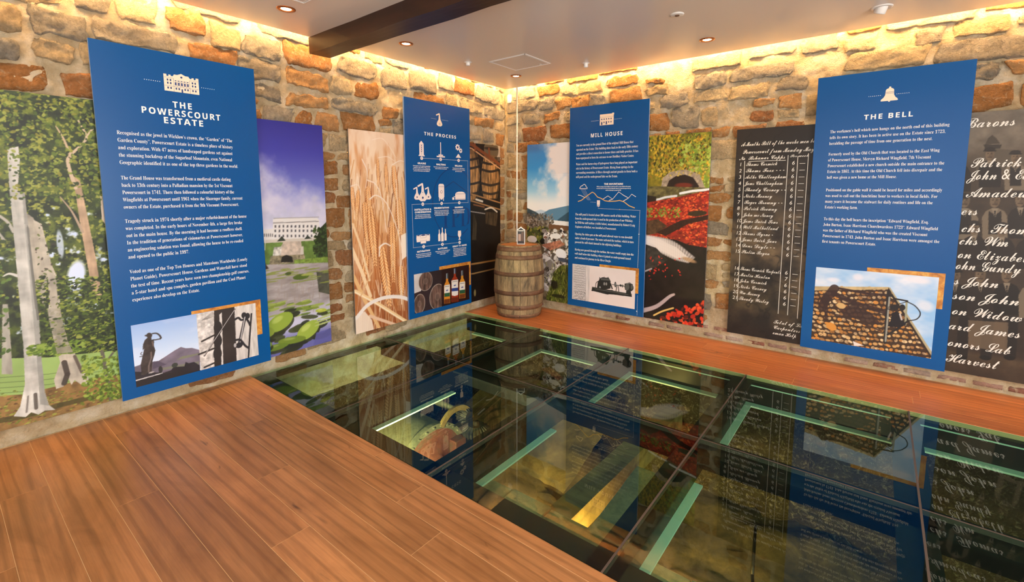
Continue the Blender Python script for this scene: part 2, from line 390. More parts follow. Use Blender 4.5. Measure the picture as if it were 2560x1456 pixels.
window('window_2', MF, 2.05, 6.35, 0.35, 2.75, 'wide white framed window in the back wall')

# ceiling with a lit cove along both stone walls
ceiling = tag(MB().box((GAP, YB, CEIL), (XR, -GAP, CEIL+0.025)).build('ceiling', M['paint']), 'dropped white ceiling with a lit gap along the stone walls', kind='structure')
MB().box((-0.3, YB, 3.2), (XR, 0.3, 3.26)).build('soffit', M['paint'], ceiling)
for k, (a, b, lab) in enumerate((((0.098, -7.9, 3.02), (0.112, -0.11, 3.034), 'warm light strip hidden above the ceiling edge along the left wall'),
                            ((0.11, -0.112, 3.02), (7.9, -0.098, 3.034), 'warm light strip hidden above the ceiling edge along the right wall'))):
    tag(MB().box(a, b).build('light_strip', M['led']), lab, 'light strip', 'cove light strips')
# grooves of the two access hatches
def hatch(x0, x1, y0, y1, lab):
    r = empty('ceiling_hatch', Matrix.Translation(((x0+x1)/2, (y0+y1)/2, CEIL)))
    tag(r, lab, 'hatch', 'ceiling hatches')
    w, d = (x1-x0)/2, (y1-y0)/2
    f = MB()
    for e, t in ((0.0, 0.006), (0.018, 0.004)):
        a, c = w-e, d-e
        for q in (((-a, -c, -0.004), (a, -c+t, 0)), ((-a, c-t, -0.004), (a, c, 0)), ((-a, -c, -0.004), (-a+t, c, 0)), ((a-t, -c, -0.004), (a, c, 0))): f.box(*q)
    f.build('frame', M['white'], r)
    MB().box((-w+0.024, -d+0.024, -0.003), (w-0.024, d-0.024, 0)).build('lid', M['paint'], r)
    MB().lathe([(0.0, -0.006), (0.012, -0.006), (0.012, 0)], (w-0.10, d-0.05, 0), 12).build('lock', M['white'], r)
hatch(0.84, 1.32, -1.29, -0.83, 'square access hatch in the ceiling near the stone corner')
hatch(0.81, 1.29, -3.75, -3.275, 'square access hatch in the ceiling beyond the dark beam')

bm_ = MB(); NX = 24
prof = [(-2.862, CEIL+0.0), (-2.862, 2.803), (-2.668, 2.803), (-2.668, CEIL+0.0)]
rg = random.Random(3)
for i in range(NX+1):
    x = 0.10+(XR-0.15)*i/NX
    for k, (y, z) in enumerate(prof): bm_.v.append((x, y+rg.uniform(-0.004, 0.004), z+(rg.uniform(-0.004, 0.004) if k in (1, 2) else 0)))
for i in range(NX):
    for k in range(4): bm_.f.append((i*4+k, i*4+(k+1) % 4, (i+1)*4+(k+1) % 4, (i+1)*4+k))
bm_.f += [(3, 2, 1, 0), tuple(NX*4+k for k in range(4))]
tag(bm_.build('ceiling_beam', M['dark_beam']), 'dark brown stained timber beam crossing under the white ceiling', 'beam')

# ------------------------------------------------------------------ floors
floor = tag(MB().box((0.0, YB, -0.06), (XR, NEAR_Y-0.0005, -0.0012)).box((-0.02, STRIP_Y+0.0005, -0.06), (XR, 0.02, -0.0012)).build('floor', M['oak_gap']), 'oak board floor around the glass', kind='structure')
def plank(x0, x1, y0, y1, mat):
    g = 0.0011; b = 0.0008
    x0 += g; x1 -= g; y0 += g; y1 -= g
    vs = [(x0, y0, -0.0012), (x1, y0, -0.0012), (x1, y1, -0.0012), (x0, y1, -0.0012), (x0, y0, -b), (x1, y0, -b), (x1, y1, -b), (x0, y1, -b), (x0+b, y0+b, 0), (x1-b, y0+b, 0), (x1-b, y1-b, 0), (x0+b, y1-b, 0)]
    fs = [(0, 1, 5, 4), (1, 2, 6, 5), (2, 3, 7, 6), (3, 0, 4, 7), (4, 5, 9, 8), (5, 6, 10, 9), (6, 7, 11, 10), (7, 4, 8, 11), (8, 9, 10, 11)]
    mesh_obj('plank', vs, fs, mat, floor)
rows = [NEAR_Y, -3.56]+[-3.56-0.1795*k for k in range(1, 24)]
known = {1: [2.34], 2: [0.9], 3: [1.58], 4: [2.15], 5: [0.35], 6: [1.255], 7: [2.9], 8: [0.73], 0: [1.9]}
rg = random.Random(8)
for k in range(len(rows)-1):
    y1, y0 = rows[k], rows[k+1]
    if y0 < YB: break
    cuts = list(known.get(k, [rg.uniform(0.3, 1.8)]))
    while cuts[-1] < XR-1.0: cuts.append(cuts[-1]+rg.uniform(1.5, 2.1))
    cuts = [0.015]+[c for c in cuts if c < XR-0.3]+[XR]
    for a, b in zip(cuts[:-1], cuts[1:]): plank(a, b, y0, y1, M['oak'])
for k in range(5):
    y0, y1 = STRIP_Y+0.164*k, STRIP_Y+0.164*(k+1)
    cuts = [rg.uniform(0.4, 1.4)]
    while cuts[-1] < XR-1.0: cuts.append(cuts[-1]+rg.uniform(0.9, 1.6))
    cuts = [0.0]+[c for c in cuts if c < XR-0.3]+[XR]
    for a, b in zip(cuts[:-1], cuts[1:]): plank(a, b, y0, y1 if k < 4 else -0.012, M['oak_far'])

# ------------------------------------------------------------------ glass floor and pit
JX = [0.03, 1.1875, 2.2863, 3.3787, 4.4611, 5.55, 6.64]; JY = [NEAR_Y, -2.1401, STRIP_Y]
gf = tag(empty('glass_floor', Matrix.Translation((2.3, -2.1, -0.03))), 'green tinted glass floor panes on black steel over the turbine pit', 'glass floor')
def loc(mb): mb.v = [(x-2.3, y+2.1, z+0.03) for x, y, z in mb.v]; return mb
for i in range(len(JX)-1):
    for j in range(2):
        e = 0.005
        loc(MB().box((JX[i]+(e if i else 0), JY[j]+(e if j else 0.004), -0.03), (JX[i+1]-e, JY[j+1]-(e if j == 0 else 0.002), -0.0015))).build('glass_pane', M['glass'], gf)
for x in JX[1:-1]:
    loc(MB().box((x-0.005, NEAR_Y, -0.028), (x+0.005, STRIP_Y, -0.0012))).build('sealant_joint', M['sealant'], gf)
for a, b in zip(JX[:-1], JX[1:]):
    loc(MB().box((a+0.007, JY[1]-0.005, -0.028), (b-0.007, JY[1]+0.005, -0.0012))).build('sealant_joint', M['sealant'], gf)
for x in JX[1:-1]:
    o = loc(MB().box((x-0.10, NEAR_Y, -0.05), (x+0.06, STRIP_Y, -0.033)).box((x-0.008, NEAR_Y, -0.25), (x+0.008, STRIP_Y, -0.05))).build('steel_beam', M['black'], gf)
    for a, b in ((NEAR_Y+0.22, JY[1]-0.10), (JY[1]+0.10, STRIP_Y-0.04)):
        loc(MB().box((x-0.06, a, -0.262), (x+0.06, b, -0.25))).build('flange', M['flange'], o)
o = loc(MB().box((0.0, JY[1]-0.13, -0.05), (6.9, JY[1]+0.08, -0.033)).box((0.0, JY[1]-0.006, -0.2), (6.9, JY[1]+0.006, -0.05))).build('steel_beam', M['black'], gf)
o = loc(MB().box((0.0, STRIP_Y-0.05, -0.06), (6.9, STRIP_Y+0.05, -0.035)).box((0.0, STRIP_Y+0.02, -0.25), (6.9, STRIP_Y+0.035, -0.06))).build('steel_beam', M['black'], gf)
loc(MB().box((0.15, STRIP_Y-0.05, -0.262), (6.8, STRIP_Y+0.02, -0.25)).box((0.15, STRIP_Y-0.052, -0.07), (6.8, STRIP_Y-0.04, -0.061))).build('flange', M['flange'], o)  # thin upper bar is a painted light streak along the web top
o = loc(MB().box((0.0, NEAR_Y, -0.05), (6.9, NEAR_Y+0.15, -0.033)).box((0.0, NEAR_Y, -0.25), (6.9, NEAR_Y+0.012, -0.05))).build('steel_beam', M['black'], gf)
loc(MB().box((-0.01, NEAR_Y, -0.07), (0.05, STRIP_Y, -0.033))).build('steel_ledge', M['black'], gf)

PZ = -1.55
def rough_sheet(name, nx, ny, fn, amp, mat, parent=None):
    vs = []
    for j in range(ny+1):
        for i in range(nx+1):
            p = Vector(fn(i/nx, j/ny)); vs.append(p+Vector((1, 1, 1))*amp*mnoise.fractal(p*2.2, 0.7, 2.0, 4))
    n = nx+1
    return mesh_obj(name, vs, [(j*n+i, j*n+i+1, (j+1)*n+i+1, (j+1)*n+i) for j in range(ny) for i in range(nx)], mat, parent, True)
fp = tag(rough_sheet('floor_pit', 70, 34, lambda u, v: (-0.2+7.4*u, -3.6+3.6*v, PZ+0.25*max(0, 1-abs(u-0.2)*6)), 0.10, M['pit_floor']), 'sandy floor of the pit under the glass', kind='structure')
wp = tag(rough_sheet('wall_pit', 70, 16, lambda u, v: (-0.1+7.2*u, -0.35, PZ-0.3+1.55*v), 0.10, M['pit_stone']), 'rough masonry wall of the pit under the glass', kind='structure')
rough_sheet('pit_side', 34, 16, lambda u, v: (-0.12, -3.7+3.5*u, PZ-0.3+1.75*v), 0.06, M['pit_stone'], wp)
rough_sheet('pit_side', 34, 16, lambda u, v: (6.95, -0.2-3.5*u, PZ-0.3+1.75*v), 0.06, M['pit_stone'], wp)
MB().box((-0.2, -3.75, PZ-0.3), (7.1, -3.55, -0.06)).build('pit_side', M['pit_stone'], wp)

# concrete ledge blocks along the near side of the pit
rg = random.Random(2); x = 1.95
while x < 6.6:
    w = rg.uniform(0.28, 0.5)
    MB().box((x+0.004, -3.545, PZ-0.2), (x+w-0.004, -2.90+rg.uniform(-0.01, 0.01), -0.34+rg.uniform(-0.01, 0.01))).build('ledge_block', M['concrete'], wp, bevel=0.006)
    x += w

def timber(name, a, b, w, h, mat, label, cat, seed):
    a = Vector(a); b = Vector(b); d = (b-a); n = 10; sd = Vector((d.y, -d.x, 0)).normalized(); vs = []
    for i in range(n+1):
        p = a+d*i/n
        for sx, sz in ((-1, -1), (1, -1), (1, 1), (-1, 1)):
            q = p*4+Vector((sx, sz, seed)); vs.append(p+sd*sx*w/2+Vector((0, 0, sz*h/2))+Vector((1, 1, 1))*0.014*mnoise.noise(q))
    fs = [(i*4+k, i*4+(k+1) % 4, (i+1)*4+(k+1) % 4, (i+1)*4+k) for i in range(n) for k in range(4)]+[(3, 2, 1, 0), tuple(n*4+k for k in range(4))]
    mb = MB(); mb.add(vs, fs); o = mb.build(name, mat, None, True)
    o.data.polygons.foreach_set('use_smooth', [False]*len(o.data.polygons))
    return tag(o, label, cat)
timber('timber_beam', (2.53, -2.88, -0.80), (2.62, -0.40, -0.80), 0.19, 0.20, M['old_timber'], 'old pale timber beam spanning the pit under the glass', 'beam', 1.0)
timber('concrete_beam', (2.95, -2.88, -0.78), (2.90, -1.75, -0.78), 0.20, 0.34, M['concrete'], 'short pale concrete beam end beside the old timber in the pit', 'beam', 5.0)
cable = MB(); pts = [(3.55, -1.0, PZ+0.32), (3.62, -1.45, PZ+0.22), (3.72, -1.85, PZ+0.16), (3.9, -2.2, PZ+0.14), (3.98, -2.6, PZ+0.13)]
for p, q in zip(pts[:-1], pts[1:]): cable.tube(p, q, 0.012, 8)
tag(cable.build('cable', M['black'], None, True), 'dark cable curving across the pit floor under the glass', 'cable')

# turbine with bevel gears
tu = tag(empty('mill_turbine', Matrix.Translation((1.0, -2.4, PZ))), 'rusty iron mill turbine with toothed gears in the pit under the glass', 'turbine')
def tl(mb): mb.v = [(x-1.0, y+2.4, z-PZ) for x, y, z in mb.v]; return mb
TC = (1.16, -2.44, -0.93); TR = 0.41
tl(MB().lathe([(TR-0.03, -0.62), (TR-0.03, -0.05)], TC, 48, axis='x')).build('casing', M['green_iron'], tu, True)
tl(MB().lathe([(TR-0.03, -0.05), (TR, -0.05), (TR, 0.0), (TR-0.05, 0.0), (TR-0.05, -0.015)], TC, 48, axis='x')).build('rim', M['green_iron'], tu)
tl(MB().lathe([(0.0, 0.03), (0.12, 0.03), (0.13, 0.0), (TR-0.12, -0.005), (TR-0.05, -0.014)], TC, 48, axis='x')).build('cover_plate', M['rust_iron'], tu, True)
for k in range(28):
    t = 2*PI*k/28; y, z = TC[1]+(TR-0.022)*math.cos(t), TC[2]+(TR-0.022)*math.sin(t)
    tl(MB().tube((TC[0]-0.002, y, z), (TC[0]+0.014, y, z), 0.010, 6)).build('bolt', M['green_iron'], tu)
def gear(c, axis, r, depth, teeth, name, mat):
    mb = MB(); axis = Vector(axis).normalized(); a = axis.orthogonal().normalized(); bb = axis.cross(a); c = Vector(c); ring = []
    for k in range(teeth*4):
        t = 2*PI*k/(teeth*4); rr = r if k % 4 in (0, 1) else r*0.84; ring.append((t, rr))
    n = len(ring); vs = []
    for off, s in ((0.0, 0.45), (0.0, 1.0), (depth*0.55, 1.02), (depth, 0.55), (depth, 0.25)):
        for t, rr in ring:
            R_ = rr if s > 0.9 else r
            vs.append(c+axis*off+(a*math.cos(t)+bb*math.sin(t))*R_*s)
    fs = [(j*n+i, j*n+(i+1) % n, (j+1)*n+(i+1) % n, (j+1)*n+i) for j in range(4) for i in range(n)]
    fs += [tuple(range(n-1, -1, -1)), tuple(4*n+i for i in range(n))]
    mb.add(vs, fs); return tl(mb).build(name, mat, tu)
gear((1.10, -2.02, -0.58), (1, 0.0, -0.05), 0.085, 0.10, 14, 'pinion_gear', M['iron'])
gear((1.30, -2.03, -0.72), (0, 0, 1), 0.13, 0.09, 22, 'crown_gear', M['iron'])
tl(MB().tube((0.35, -2.0, -0.575), (1.12, -2.02, -0.58), 0.032, 16)).build('shaft', M['green_iron'], tu, True)
tl(MB().tube((1.30, -2.03, -1.3), (1.30, -2.03, -0.60), 0.030, 14)).build('shaft', M['iron'], tu, True)
tl(MB().lathe([(0.19, -0.015), (0.24, -0.015), (0.24, 0.015), (0.19, 0.015), (0.19, -0.015)], (1.16, -2.16, -0.68), 30, 0.2, 2.6, 'x')).build('gear_guard', M['brass'], tu)
tl(MB().box((1.14, -2.24, -0.98), (1.24, -2.10, -0.74))).build('bracket', M['rust_iron'], tu, bevel=0.01)
tl(MB().box((0.95, -2.16, -0.72), (1.02, -1.90, -0.63)).box((0.95, -2.16, -1.4), (1.02, -2.09, -0.72))).build('bearing_block', M['iron'], tu, bevel=0.01)
tl(MB().lathe([(0.10, 0), (0.13, 0.0), (0.13, 0.05), (0.10, 0.05)], (1.13, -2.72, -0.99), 24, axis='x')).build('inspection_ring', M['brass'], tu)
tl(MB().box((0.45, -2.9, -1.62), (1.5, -1.85, -1.42))).build('base', M['concrete'], tu, bevel=0.02)
tag(rough_sheet('masonry_slope', 24, 14, lambda u, v: (0.35+1.75*u, -1.75+1.25*v, -1.2+0.42*v+0.05*u), 0.04, M['pit_floor']), 'sandy masonry slope behind the turbine gears under the glass', 'slope')

def pit_lamp(loc_, target, power, col, size, label):
    r = tag(empty('floodlight', Matrix.Translation(loc_)), label, 'floodlight', 'floodlights in the pit')
    MB().box((-0.06, -0.03, -0.04), (0.06, 0.03, 0.04)).build('housing', M['black'], r, bevel=0.005)
    MB().box((-0.012, -0.04, -0.055), (0.012, 0.0, -0.04)).build('bracket', M['black'], r)
    l = bpy.data.lights.new('floodlight_beam', 'SPOT'); l.energy = power; l.color = col; l.spot_size = 2.4; l.spot_blend = 0.8; l.shadow_soft_size = size
    o = bpy.data.objects.new('floodlight_beam', l); link(o, r)
    d = Vector(target)-Vector(loc_); o.location = d.normalized()*0.09; o.rotation_euler = d.to_track_quat('-Z', 'Y').to_euler()
pit_lamp((1.72, -3.42, -0.37), (1.15, -2.25, -0.85), 190, (1, 0.74, 0.42), 0.06, 'black floodlight under the glass edge lighting the turbine')
pit_lamp((2.15, -2.82, -0.95), (2.6, -1.9, -1.5), 150, (1, 0.56, 0.18), 0.06, 'black floodlight on the ledge face lighting the timber beam')
pit_lamp((2.76, -2.82, -1.02), (2.62, -1.6, -1.0), 150, (1, 0.50, 0.14), 0.06, 'black floodlight low on the ledge face between the timber and the concrete beam')
pit_lamp((4.15, -2.82, -0.50), (4.0, -1.6, -1.5), 70, (1, 0.78, 0.42), 0.06, 'black floodlight on the ledge face beyond the third steel beam')

# ------------------------------------------------------------------ ceiling fittings
def downlight(x, y, lab, power=18, tilt=(0, 0)):
    r = tag(empty('downlight', Matrix.Translation((x, y, CEIL))), lab, 'downlight', 'recessed ceiling downlights')
    MB().lathe([(0.040, 0.012), (0.040, -0.004), (0.046, -0.008), (0.064, -0.006), (0.066, 0.0)], n=32).build('trim_ring', M['copper'], r, True)
    MB().lathe([(0.0, -0.002), (0.034, -0.002), (0.040, 0.004)], n=24).build('lamp', M['lamp'], r, True)
    l = bpy.data.lights.new('downlight_beam', 'SPOT'); l.energy = power; l.color = (1, 0.74, 0.45); l.spot_size = 1.1; l.spot_blend = 0.6; l.shadow_soft_size = 0.03
    o = bpy.data.objects.new('downlight_beam', l); link(o, r); o.location = (0, 0, -0.02); o.rotation_euler = (tilt[0], tilt[1], 0)
downlight(0.604, -3.305, 'lit copper rimmed downlight left of the dark ceiling beam', 22, (0, -0.25))
downlight(0.643, -2.219, 'lit copper rimmed downlight just right of the dark ceiling beam', 22, (0.2, -0.2))
downlight(0.684, -0.622, 'lit copper rimmed downlight in the ceiling above the barrel corner', 14)
downlight(2.869, -0.625, 'lit copper rimmed downlight above the autumn stream picture', 22, (0.2, -0.2))
def sensor(x, y, h, lab):
    r = tag(empty('ceiling_sensor', Matrix.Translation((x, y, CEIL))), lab, 'sensor', 'small white ceiling sensors')
    MB().lathe([(0.0, -0.005), (0.035, -0.005), (0.040, 0.0)], n=24).build('base_plate', M['white'], r, True)
    MB().lathe([(0.0, -h), (0.018, -h), (0.023, -h+0.008), (0.023, -0.005)], n=20).build('cap', M['white'], r, True)
sensor(0.649, -1.404, 0.035, 'small white stub sensor on the ceiling left of the hatch')
sensor(1.619, -0.605, 0.045, 'small white stub sensor on the ceiling right of the hatch')
r = tag(empty('smoke_detector', Matrix.Translation((2.865, -1.397, CEIL))), 'flat round white smoke detector on the ceiling', 'detector')
MB().lathe([(0.0, -0.008), (0.040, -0.008), (0.050, -0.005), (0.052, 0.0)], n=28).build('body', M['white'], r, True)
MB().lathe([(0.0, -0.012), (0.016, -0.012), (0.018, -0.0075)], n=16).build('grille', M['hoop'], r, True)
r = tag(empty('tilted_spotlight', Matrix.Translation((4.107, -0.606, CEIL))), 'unlit white tilted spotlight in the ceiling above the bell panel', 'spotlight')
MB().lathe([(0.042, 0.0), (0.042, -0.006), (0.066, -0.006), (0.068, 0.0)], n=28).build('trim_ring', M['white'], r, True)
o = MB().lathe([(0.0, -0.045), (0.034, -0.045), (0.038, -0.04), (0.038, 0.02)], n=24).build('head', M['white'], r, True); o.rotation_euler = (0.25, 0.35, 0)
r = tag(empty('motion_sensor', WR @ Matrix.Translation((0.105, 2.83, 0.0))), 'white rounded motion sensor high on the wall in the stone corner', 'sensor')
MB().prism([(0.028*math.copysign(abs(math.cos(t))**0.5, math.cos(t)), 0.058*math.copysign(abs(math.sin(t))**0.6, math.sin(t))) for t in [2*PI*i/28 for i in range(28)]], -0.03, 0.045).build('housing', M['white'], r, bevel=0.006)
MB().box((-0.016, -0.035, 0.045), (0.016, 0.015, 0.049)).build('lens', M['ink'], r, bevel=0.002)
r = tag(empty('cable_conduit', Matrix.Translation((0.335, -0.155, 0))), 'thin white pole rising from behind the barrel to the ceiling', 'pole')
MB().tube((0, 0, 0), (0, 0, 3.0), 0.0095, 14).build('tube', M['white'], r, True)
for z in (0.9, 1.6, 2.3):
    MB().lathe([(0.0098, -0.012), (0.013, -0.012), (0.013, 0.012), (0.0098, 0.012)], (0, 0, z), 14).build('clip', M['white'], r, True)

# ------------------------------------------------------------------ whiskey barrel
BH = 0.905
def brad(t): return 0.270+0.052*(1-(2*t-0.96)**2) if t < 1.2 else 0.28
barrel = tag(empty('whiskey_barrel', Matrix.Translation((0.588, -0.436, 0))), 'weathered oak barrel with rusty hoops standing in the stone corner', 'barrel')
rg = random.Random(4); ang = []; a = 0.0
while a < 2*PI-0.12:
    ang.append(a); a += rg.uniform(0.17, 0.34)
ang.append(2*PI)
for a0, a1 in zip(ang[:-1], ang[1:]):
    mb = MB(); n = 14; off = rg.uniform(-0.0015, 0.0015); g = 0.006
    vs = []
    for j in range(n+1):
        t = j/n; r_ = brad(t)+off
        for k, dr in ((0, 0), (1, 0), (2, 0), (3, 0)):
            th = a0+g+(a1-a0-2*g)*k/3; vs.append((r_*math.cos(th), r_*math.sin(th), t*BH))
        for th in (a1-g*0.3, a0+g*0.3): vs.append(((r_-0.022)*math.cos(th), (r_-0.022)*math.sin(th), t*BH))
    fs = [(j*6+k, j*6+(k+1) % 6, (j+1)*6+(k+1) % 6, (j+1)*6+k) for j in range(n) for k in range(6)]
    fs += [tuple(range(5, -1, -1)), tuple(n*6+k for k in range(6))]
    mb.add(vs, fs).build('stave', M['stave'], barrel)
for lo, hi in ((0.925, 0.985), (0.815, 0.872), (0.590, 0.645), (0.325, 0.385), (0.125, 0.185), (0.005, 0.055)):
    mb = MB().lathe([(brad(lo)+0.001, lo*BH), (brad(lo)+0.005, lo*BH), (brad((lo+hi)/2)+0.0055, (lo+hi)/2*BH), (brad(hi)+0.005, hi*BH), (brad(hi)+0.001, hi*BH)], n=48)
    h_ = mb.build('hoop', M['hoop'], barrel, True)
    MB().lathe([(0.0, 0.004), (0.006, 0.003), (0.008, 0.0)], n=8).build('rivet', M['iron'], h_).matrix_local = Matrix.Translation(((brad(hi)+0.004)*0.64, -(brad(hi)+0.004)*0.768, (lo+hi)/2*BH)) @ Vector((0.64, -0.768, 0)).to_track_quat('Z', 'Y').to_matrix().to_4x4()
ws = [-0.262, -0.17, -0.06, 0.045, 0.15, 0.262]
for a, b in zip(ws[:-1], ws[1:]):
    R_ = 0.2635; xs = [a+0.001+(b-a-0.002)*i/6 for i in range(7)]
    pts = [(x, -math.sqrt(max(R_*R_-x*x, 1e-6))) for x in xs]+[(x, math.sqrt(max(R_*R_-x*x, 1e-6))) for x in reversed(xs)]
    MB().prism(pts, BH-0.035, BH-0.010).build('head_board', M['barrel_lid'], barrel)
MB().lathe([(0.258, BH-0.005), (brad(1.0)-0.002, BH-0.001), (brad(1.0)+0.001, BH-0.012)], n=48).build('chime', M['barrel_lid'], barrel, True)

# house shaped card on the barrel
card = tag(empty('house_shaped_card', Matrix.Translation((0.59, -0.40, BH-0.0095)) @ Matrix.Rotation(0.62, 4, 'Z')), 'small black house-shaped card with white border standing on the barrel', 'card')
hs = [(-0.052, 0), (0.052, 0), (0.052, 0.195), (0.030, 0.205), (0.0, 0.232), (-0.030, 0.205), (-0.052, 0.195)]
def vert(mb, y=0.0): mb.v = [(x, y-z, yy) for x, yy, z in mb.v]; return mb
vert(MB().prism(hs, -0.004, 0.0)).build('backing', M['white'], card)
ins = [(-0.043, 0.010), (0.043, 0.010), (0.043, 0.182), (0.0, 0.214), (-0.043, 0.182)]
vert(MB().poly(ins, 0.0008)).build('printed_face', plain('dark card print', rgb(40, 36, 34), 0.4), card)
vert(MB().poly([(-0.036, 0.172), (0.036, 0.172), (0.036, 0.182), (-0.036, 0.182)], 0.0014)).build('white_band', M['chalk'], card)
vert(MB().poly([(-0.034, 0.045), (0.0, 0.045), (0.0, 0.135), (-0.034, 0.135)], 0.0014)).build('photo', plain('card photo', rgb(176, 150, 132), 0.4), card)
vert(MB().poly([(0.006, 0.045), (0.036, 0.045), (0.036, 0.16), (0.006, 0.16)], 0.0014)).build('text_block', plain('card brown', rgb(96, 72, 54), 0.4), card)
MB().box((-0.03, 0.0, 0.0), (0.03, 0.05, 0.003)).build('foot', M['white'], card)

# ------------------------------------------------------------------ printed pictures, drawn point by point on fine flat meshes
class Pic:
    def __init__(s, w, h, nx, corners, seed=0):
        s.w, s.h = w, h; s.nx = nx; s.ny = int(nx*h/w); s.W, s.H = nx*2, s.ny*2
        s.a = np.zeros((s.H, s.W, 3), np.float32); s.rng = np.random.default_rng(seed)
        A = []; B = []                                   # drawing coordinates -> print coordinates
        for (x, y), (u, v) in zip(corners, ((0, 0), (1, 0), (1, 1), (0, 1))):
            A.append([x, y, 1, 0, 0, 0, -u*x, -u*y]); B.append(u); A.append([0, 0, 0, x, y, 1, -v*x, -v*y]); B.append(v)
        s.hm = np.append(np.linalg.solve(np.array(A, float), np.array(B, float)), 1).reshape(3, 3)
        s.Y, s.X = np.mgrid[0:s.H, 0:s.W].astype(np.float32)
    def m(s, pts):
        p = np.array(pts, float).reshape(-1, 2); q = np.c_[p, np.ones(len(p))] @ s.hm.T
        return np.c_[q[:, 0]/q[:, 2]*s.W, q[:, 1]/q[:, 2]*s.H]
    def sc(s, x, y):
        q = s.m([(x, y), (x+1, y), (x, y+1)]); return np.hypot(*(q[1]-q[0])), np.hypot(*(q[2]-q[0]))
    def fbm(s, cells, octv=4, stretch=1.0, gain=0.55):
        out = np.zeros((s.H, s.W), np.float32); amp = 1.0; tot = 0
        for o in range(octv):
            cx = max(1, cells*2**o); cy = max(1, int(cells*2**o*s.H/s.W/stretch))
            g = s.rng.random((cy+2, cx+2)).astype(np.float32)
            fx = s.X/s.W*cx; fy = s.Y/s.H*cy; ix = fx.astype(int); iy = fy.astype(int); fx = fx-ix; fy = fy-iy
            fx = fx*fx*(3-2*fx); fy = fy*fy*(3-2*fy)
            out += amp*((g[iy, ix]*(1-fx)+g[iy, ix+1]*fx)*(1-fy)+(g[iy+1, ix]*(1-fx)+g[iy+1, ix+1]*fx)*fy)
            tot += amp; amp *= gain
        return out/tot
    def put(s, mask, col):
        c = np.asarray(col, np.float32); s.a = s.a*(1-mask[..., None])+c*mask[..., None]
    def vgrad(s, stops):                                   # stops: (v, colour)
        v = s.Y/s.H; p = [q[0] for q in stops]
        for k in range(3): s.a[..., k] = np.interp(v, p, [q[1][k] for q in stops])
    def mask(s, pts):
        q = s.m(pts); out = np.zeros((s.H, s.W), np.float32)
        x0, y0 = np.floor(q.min(0)).astype(int); x1, y1 = np.ceil(q.max(0)).astype(int)+1
        x0, y0, x1, y1 = max(x0, 0), max(y0, 0), min(x1, s.W), min(y1, s.H)
        if x1 <= x0 or y1 <= y0: return out, (0, 0, 0, 0)
        X = s.X[y0:y1, x0:x1]; Y = s.Y[y0:y1, x0:x1]; ins = np.zeros(X.shape, bool); n = len(q); j = n-1
        for i in range(n):
            xi, yi = q[i]; xj, yj = q[j]
            if yi != yj: ins ^= ((yi > Y) != (yj > Y)) & (X < (xj-xi)*(Y-yi)/(yj-yi)+xi)
            j = i
        out[y0:y1, x0:x1] = ins; return out, (x0, y0, x1, y1)
    def poly(s, pts, col, alpha=1.0, tex=None, k=0.5):
        mk, (x0, y0, x1, y1) = s.mask(pts)
        if x1 <= x0: return
        c = np.asarray(col, np.float32); mm = mk[y0:y1, x0:x1, None]*alpha
        if tex is not None: c = c*(1-k+2*k*tex[y0:y1, x0:x1, None])
        s.a[y0:y1, x0:x1] = s.a[y0:y1, x0:x1]*(1-mm)+c*mm
    def ell(s, cx, cy, rx, ry, col, ang=0.0, alpha=1.0, soft=0.0):
        (px, py), = s.m([(cx, cy)]); ax, ay = s.sc(cx, cy); rx *= ax; ry *= ay; R_ = max(rx, ry, 0.8)+1
        x0, y0, x1, y1 = max(int(px-R_), 0), max(int(py-R_), 0), min(int(px+R_)+2, s.W), min(int(py+R_)+2, s.H)
        if x1 <= x0 or y1 <= y0: return
        dx = s.X[y0:y1, x0:x1]-px; dy = s.Y[y0:y1, x0:x1]-py; c_, s_ = math.cos(ang), math.sin(ang)
        d = ((dx*c_+dy*s_)/max(rx, 0.7))**2+((-dx*s_+dy*c_)/max(ry, 0.7))**2
        mm = (np.clip((1-d)/soft, 0, 1) if soft else (d < 1).astype(np.float32))[..., None]*alpha
        s.a[y0:y1, x0:x1] = s.a[y0:y1, x0:x1]*(1-mm)+np.asarray(col, np.float32)*mm
    def line(s, pts, w, col, alpha=1.0, w2=None):
        q = s.m(pts); ax, ay = s.sc(*pts[0]); sc_ = (ax+ay)/2; n = len(q)
        for i in range(n-1):
            wa = w if w2 is None else w+(w2-w)*i/max(n-1, 1)
            r_ = max(wa*sc_/2, 0.6); (ax_, ay_), (bx, by) = q[i], q[i+1]
            x0, x1 = max(int(min(ax_, bx)-r_-1), 0), min(int(max(ax_, bx)+r_+2), s.W); y0, y1 = max(int(min(ay_, by)-r_-1), 0), min(int(max(ay_, by)+r_+2), s.H)
            if x1 <= x0 or y1 <= y0: continue
            X = s.X[y0:y1, x0:x1]-ax_; Y = s.Y[y0:y1, x0:x1]-ay_; dx, dy = bx-ax_, by-ay_; L2 = dx*dx+dy*dy+1e-6
            t = np.clip((X*dx+Y*dy)/L2, 0, 1); d = np.hypot(X-t*dx, Y-t*dy)
            mm = np.clip(r_+0.5-d, 0, 1)[..., None]*alpha
            s.a[y0:y1, x0:x1] = s.a[y0:y1, x0:x1]*(1-mm)+np.asarray(col, np.float32)*mm
    def curve(s, pts, w, col, alpha=1.0, w2=None, n=8):
        p = np.array(pts, float); out = []
        P = np.vstack([2*p[0]-p[1], p, 2*p[-1]-p[-2]])
        for i in range(len(p)-1):
            a, b, c, d = P[i:i+4]
            for t in np.linspace(0, 1, n, endpoint=False):
                out.append(0.5*((2*b)+(c-a)*t+(2*a-5*b+4*c-d)*t*t+(3*b-a-3*c+d)*t**3))
        out.append(p[-1]); s.line(out, w, col, alpha, w2)
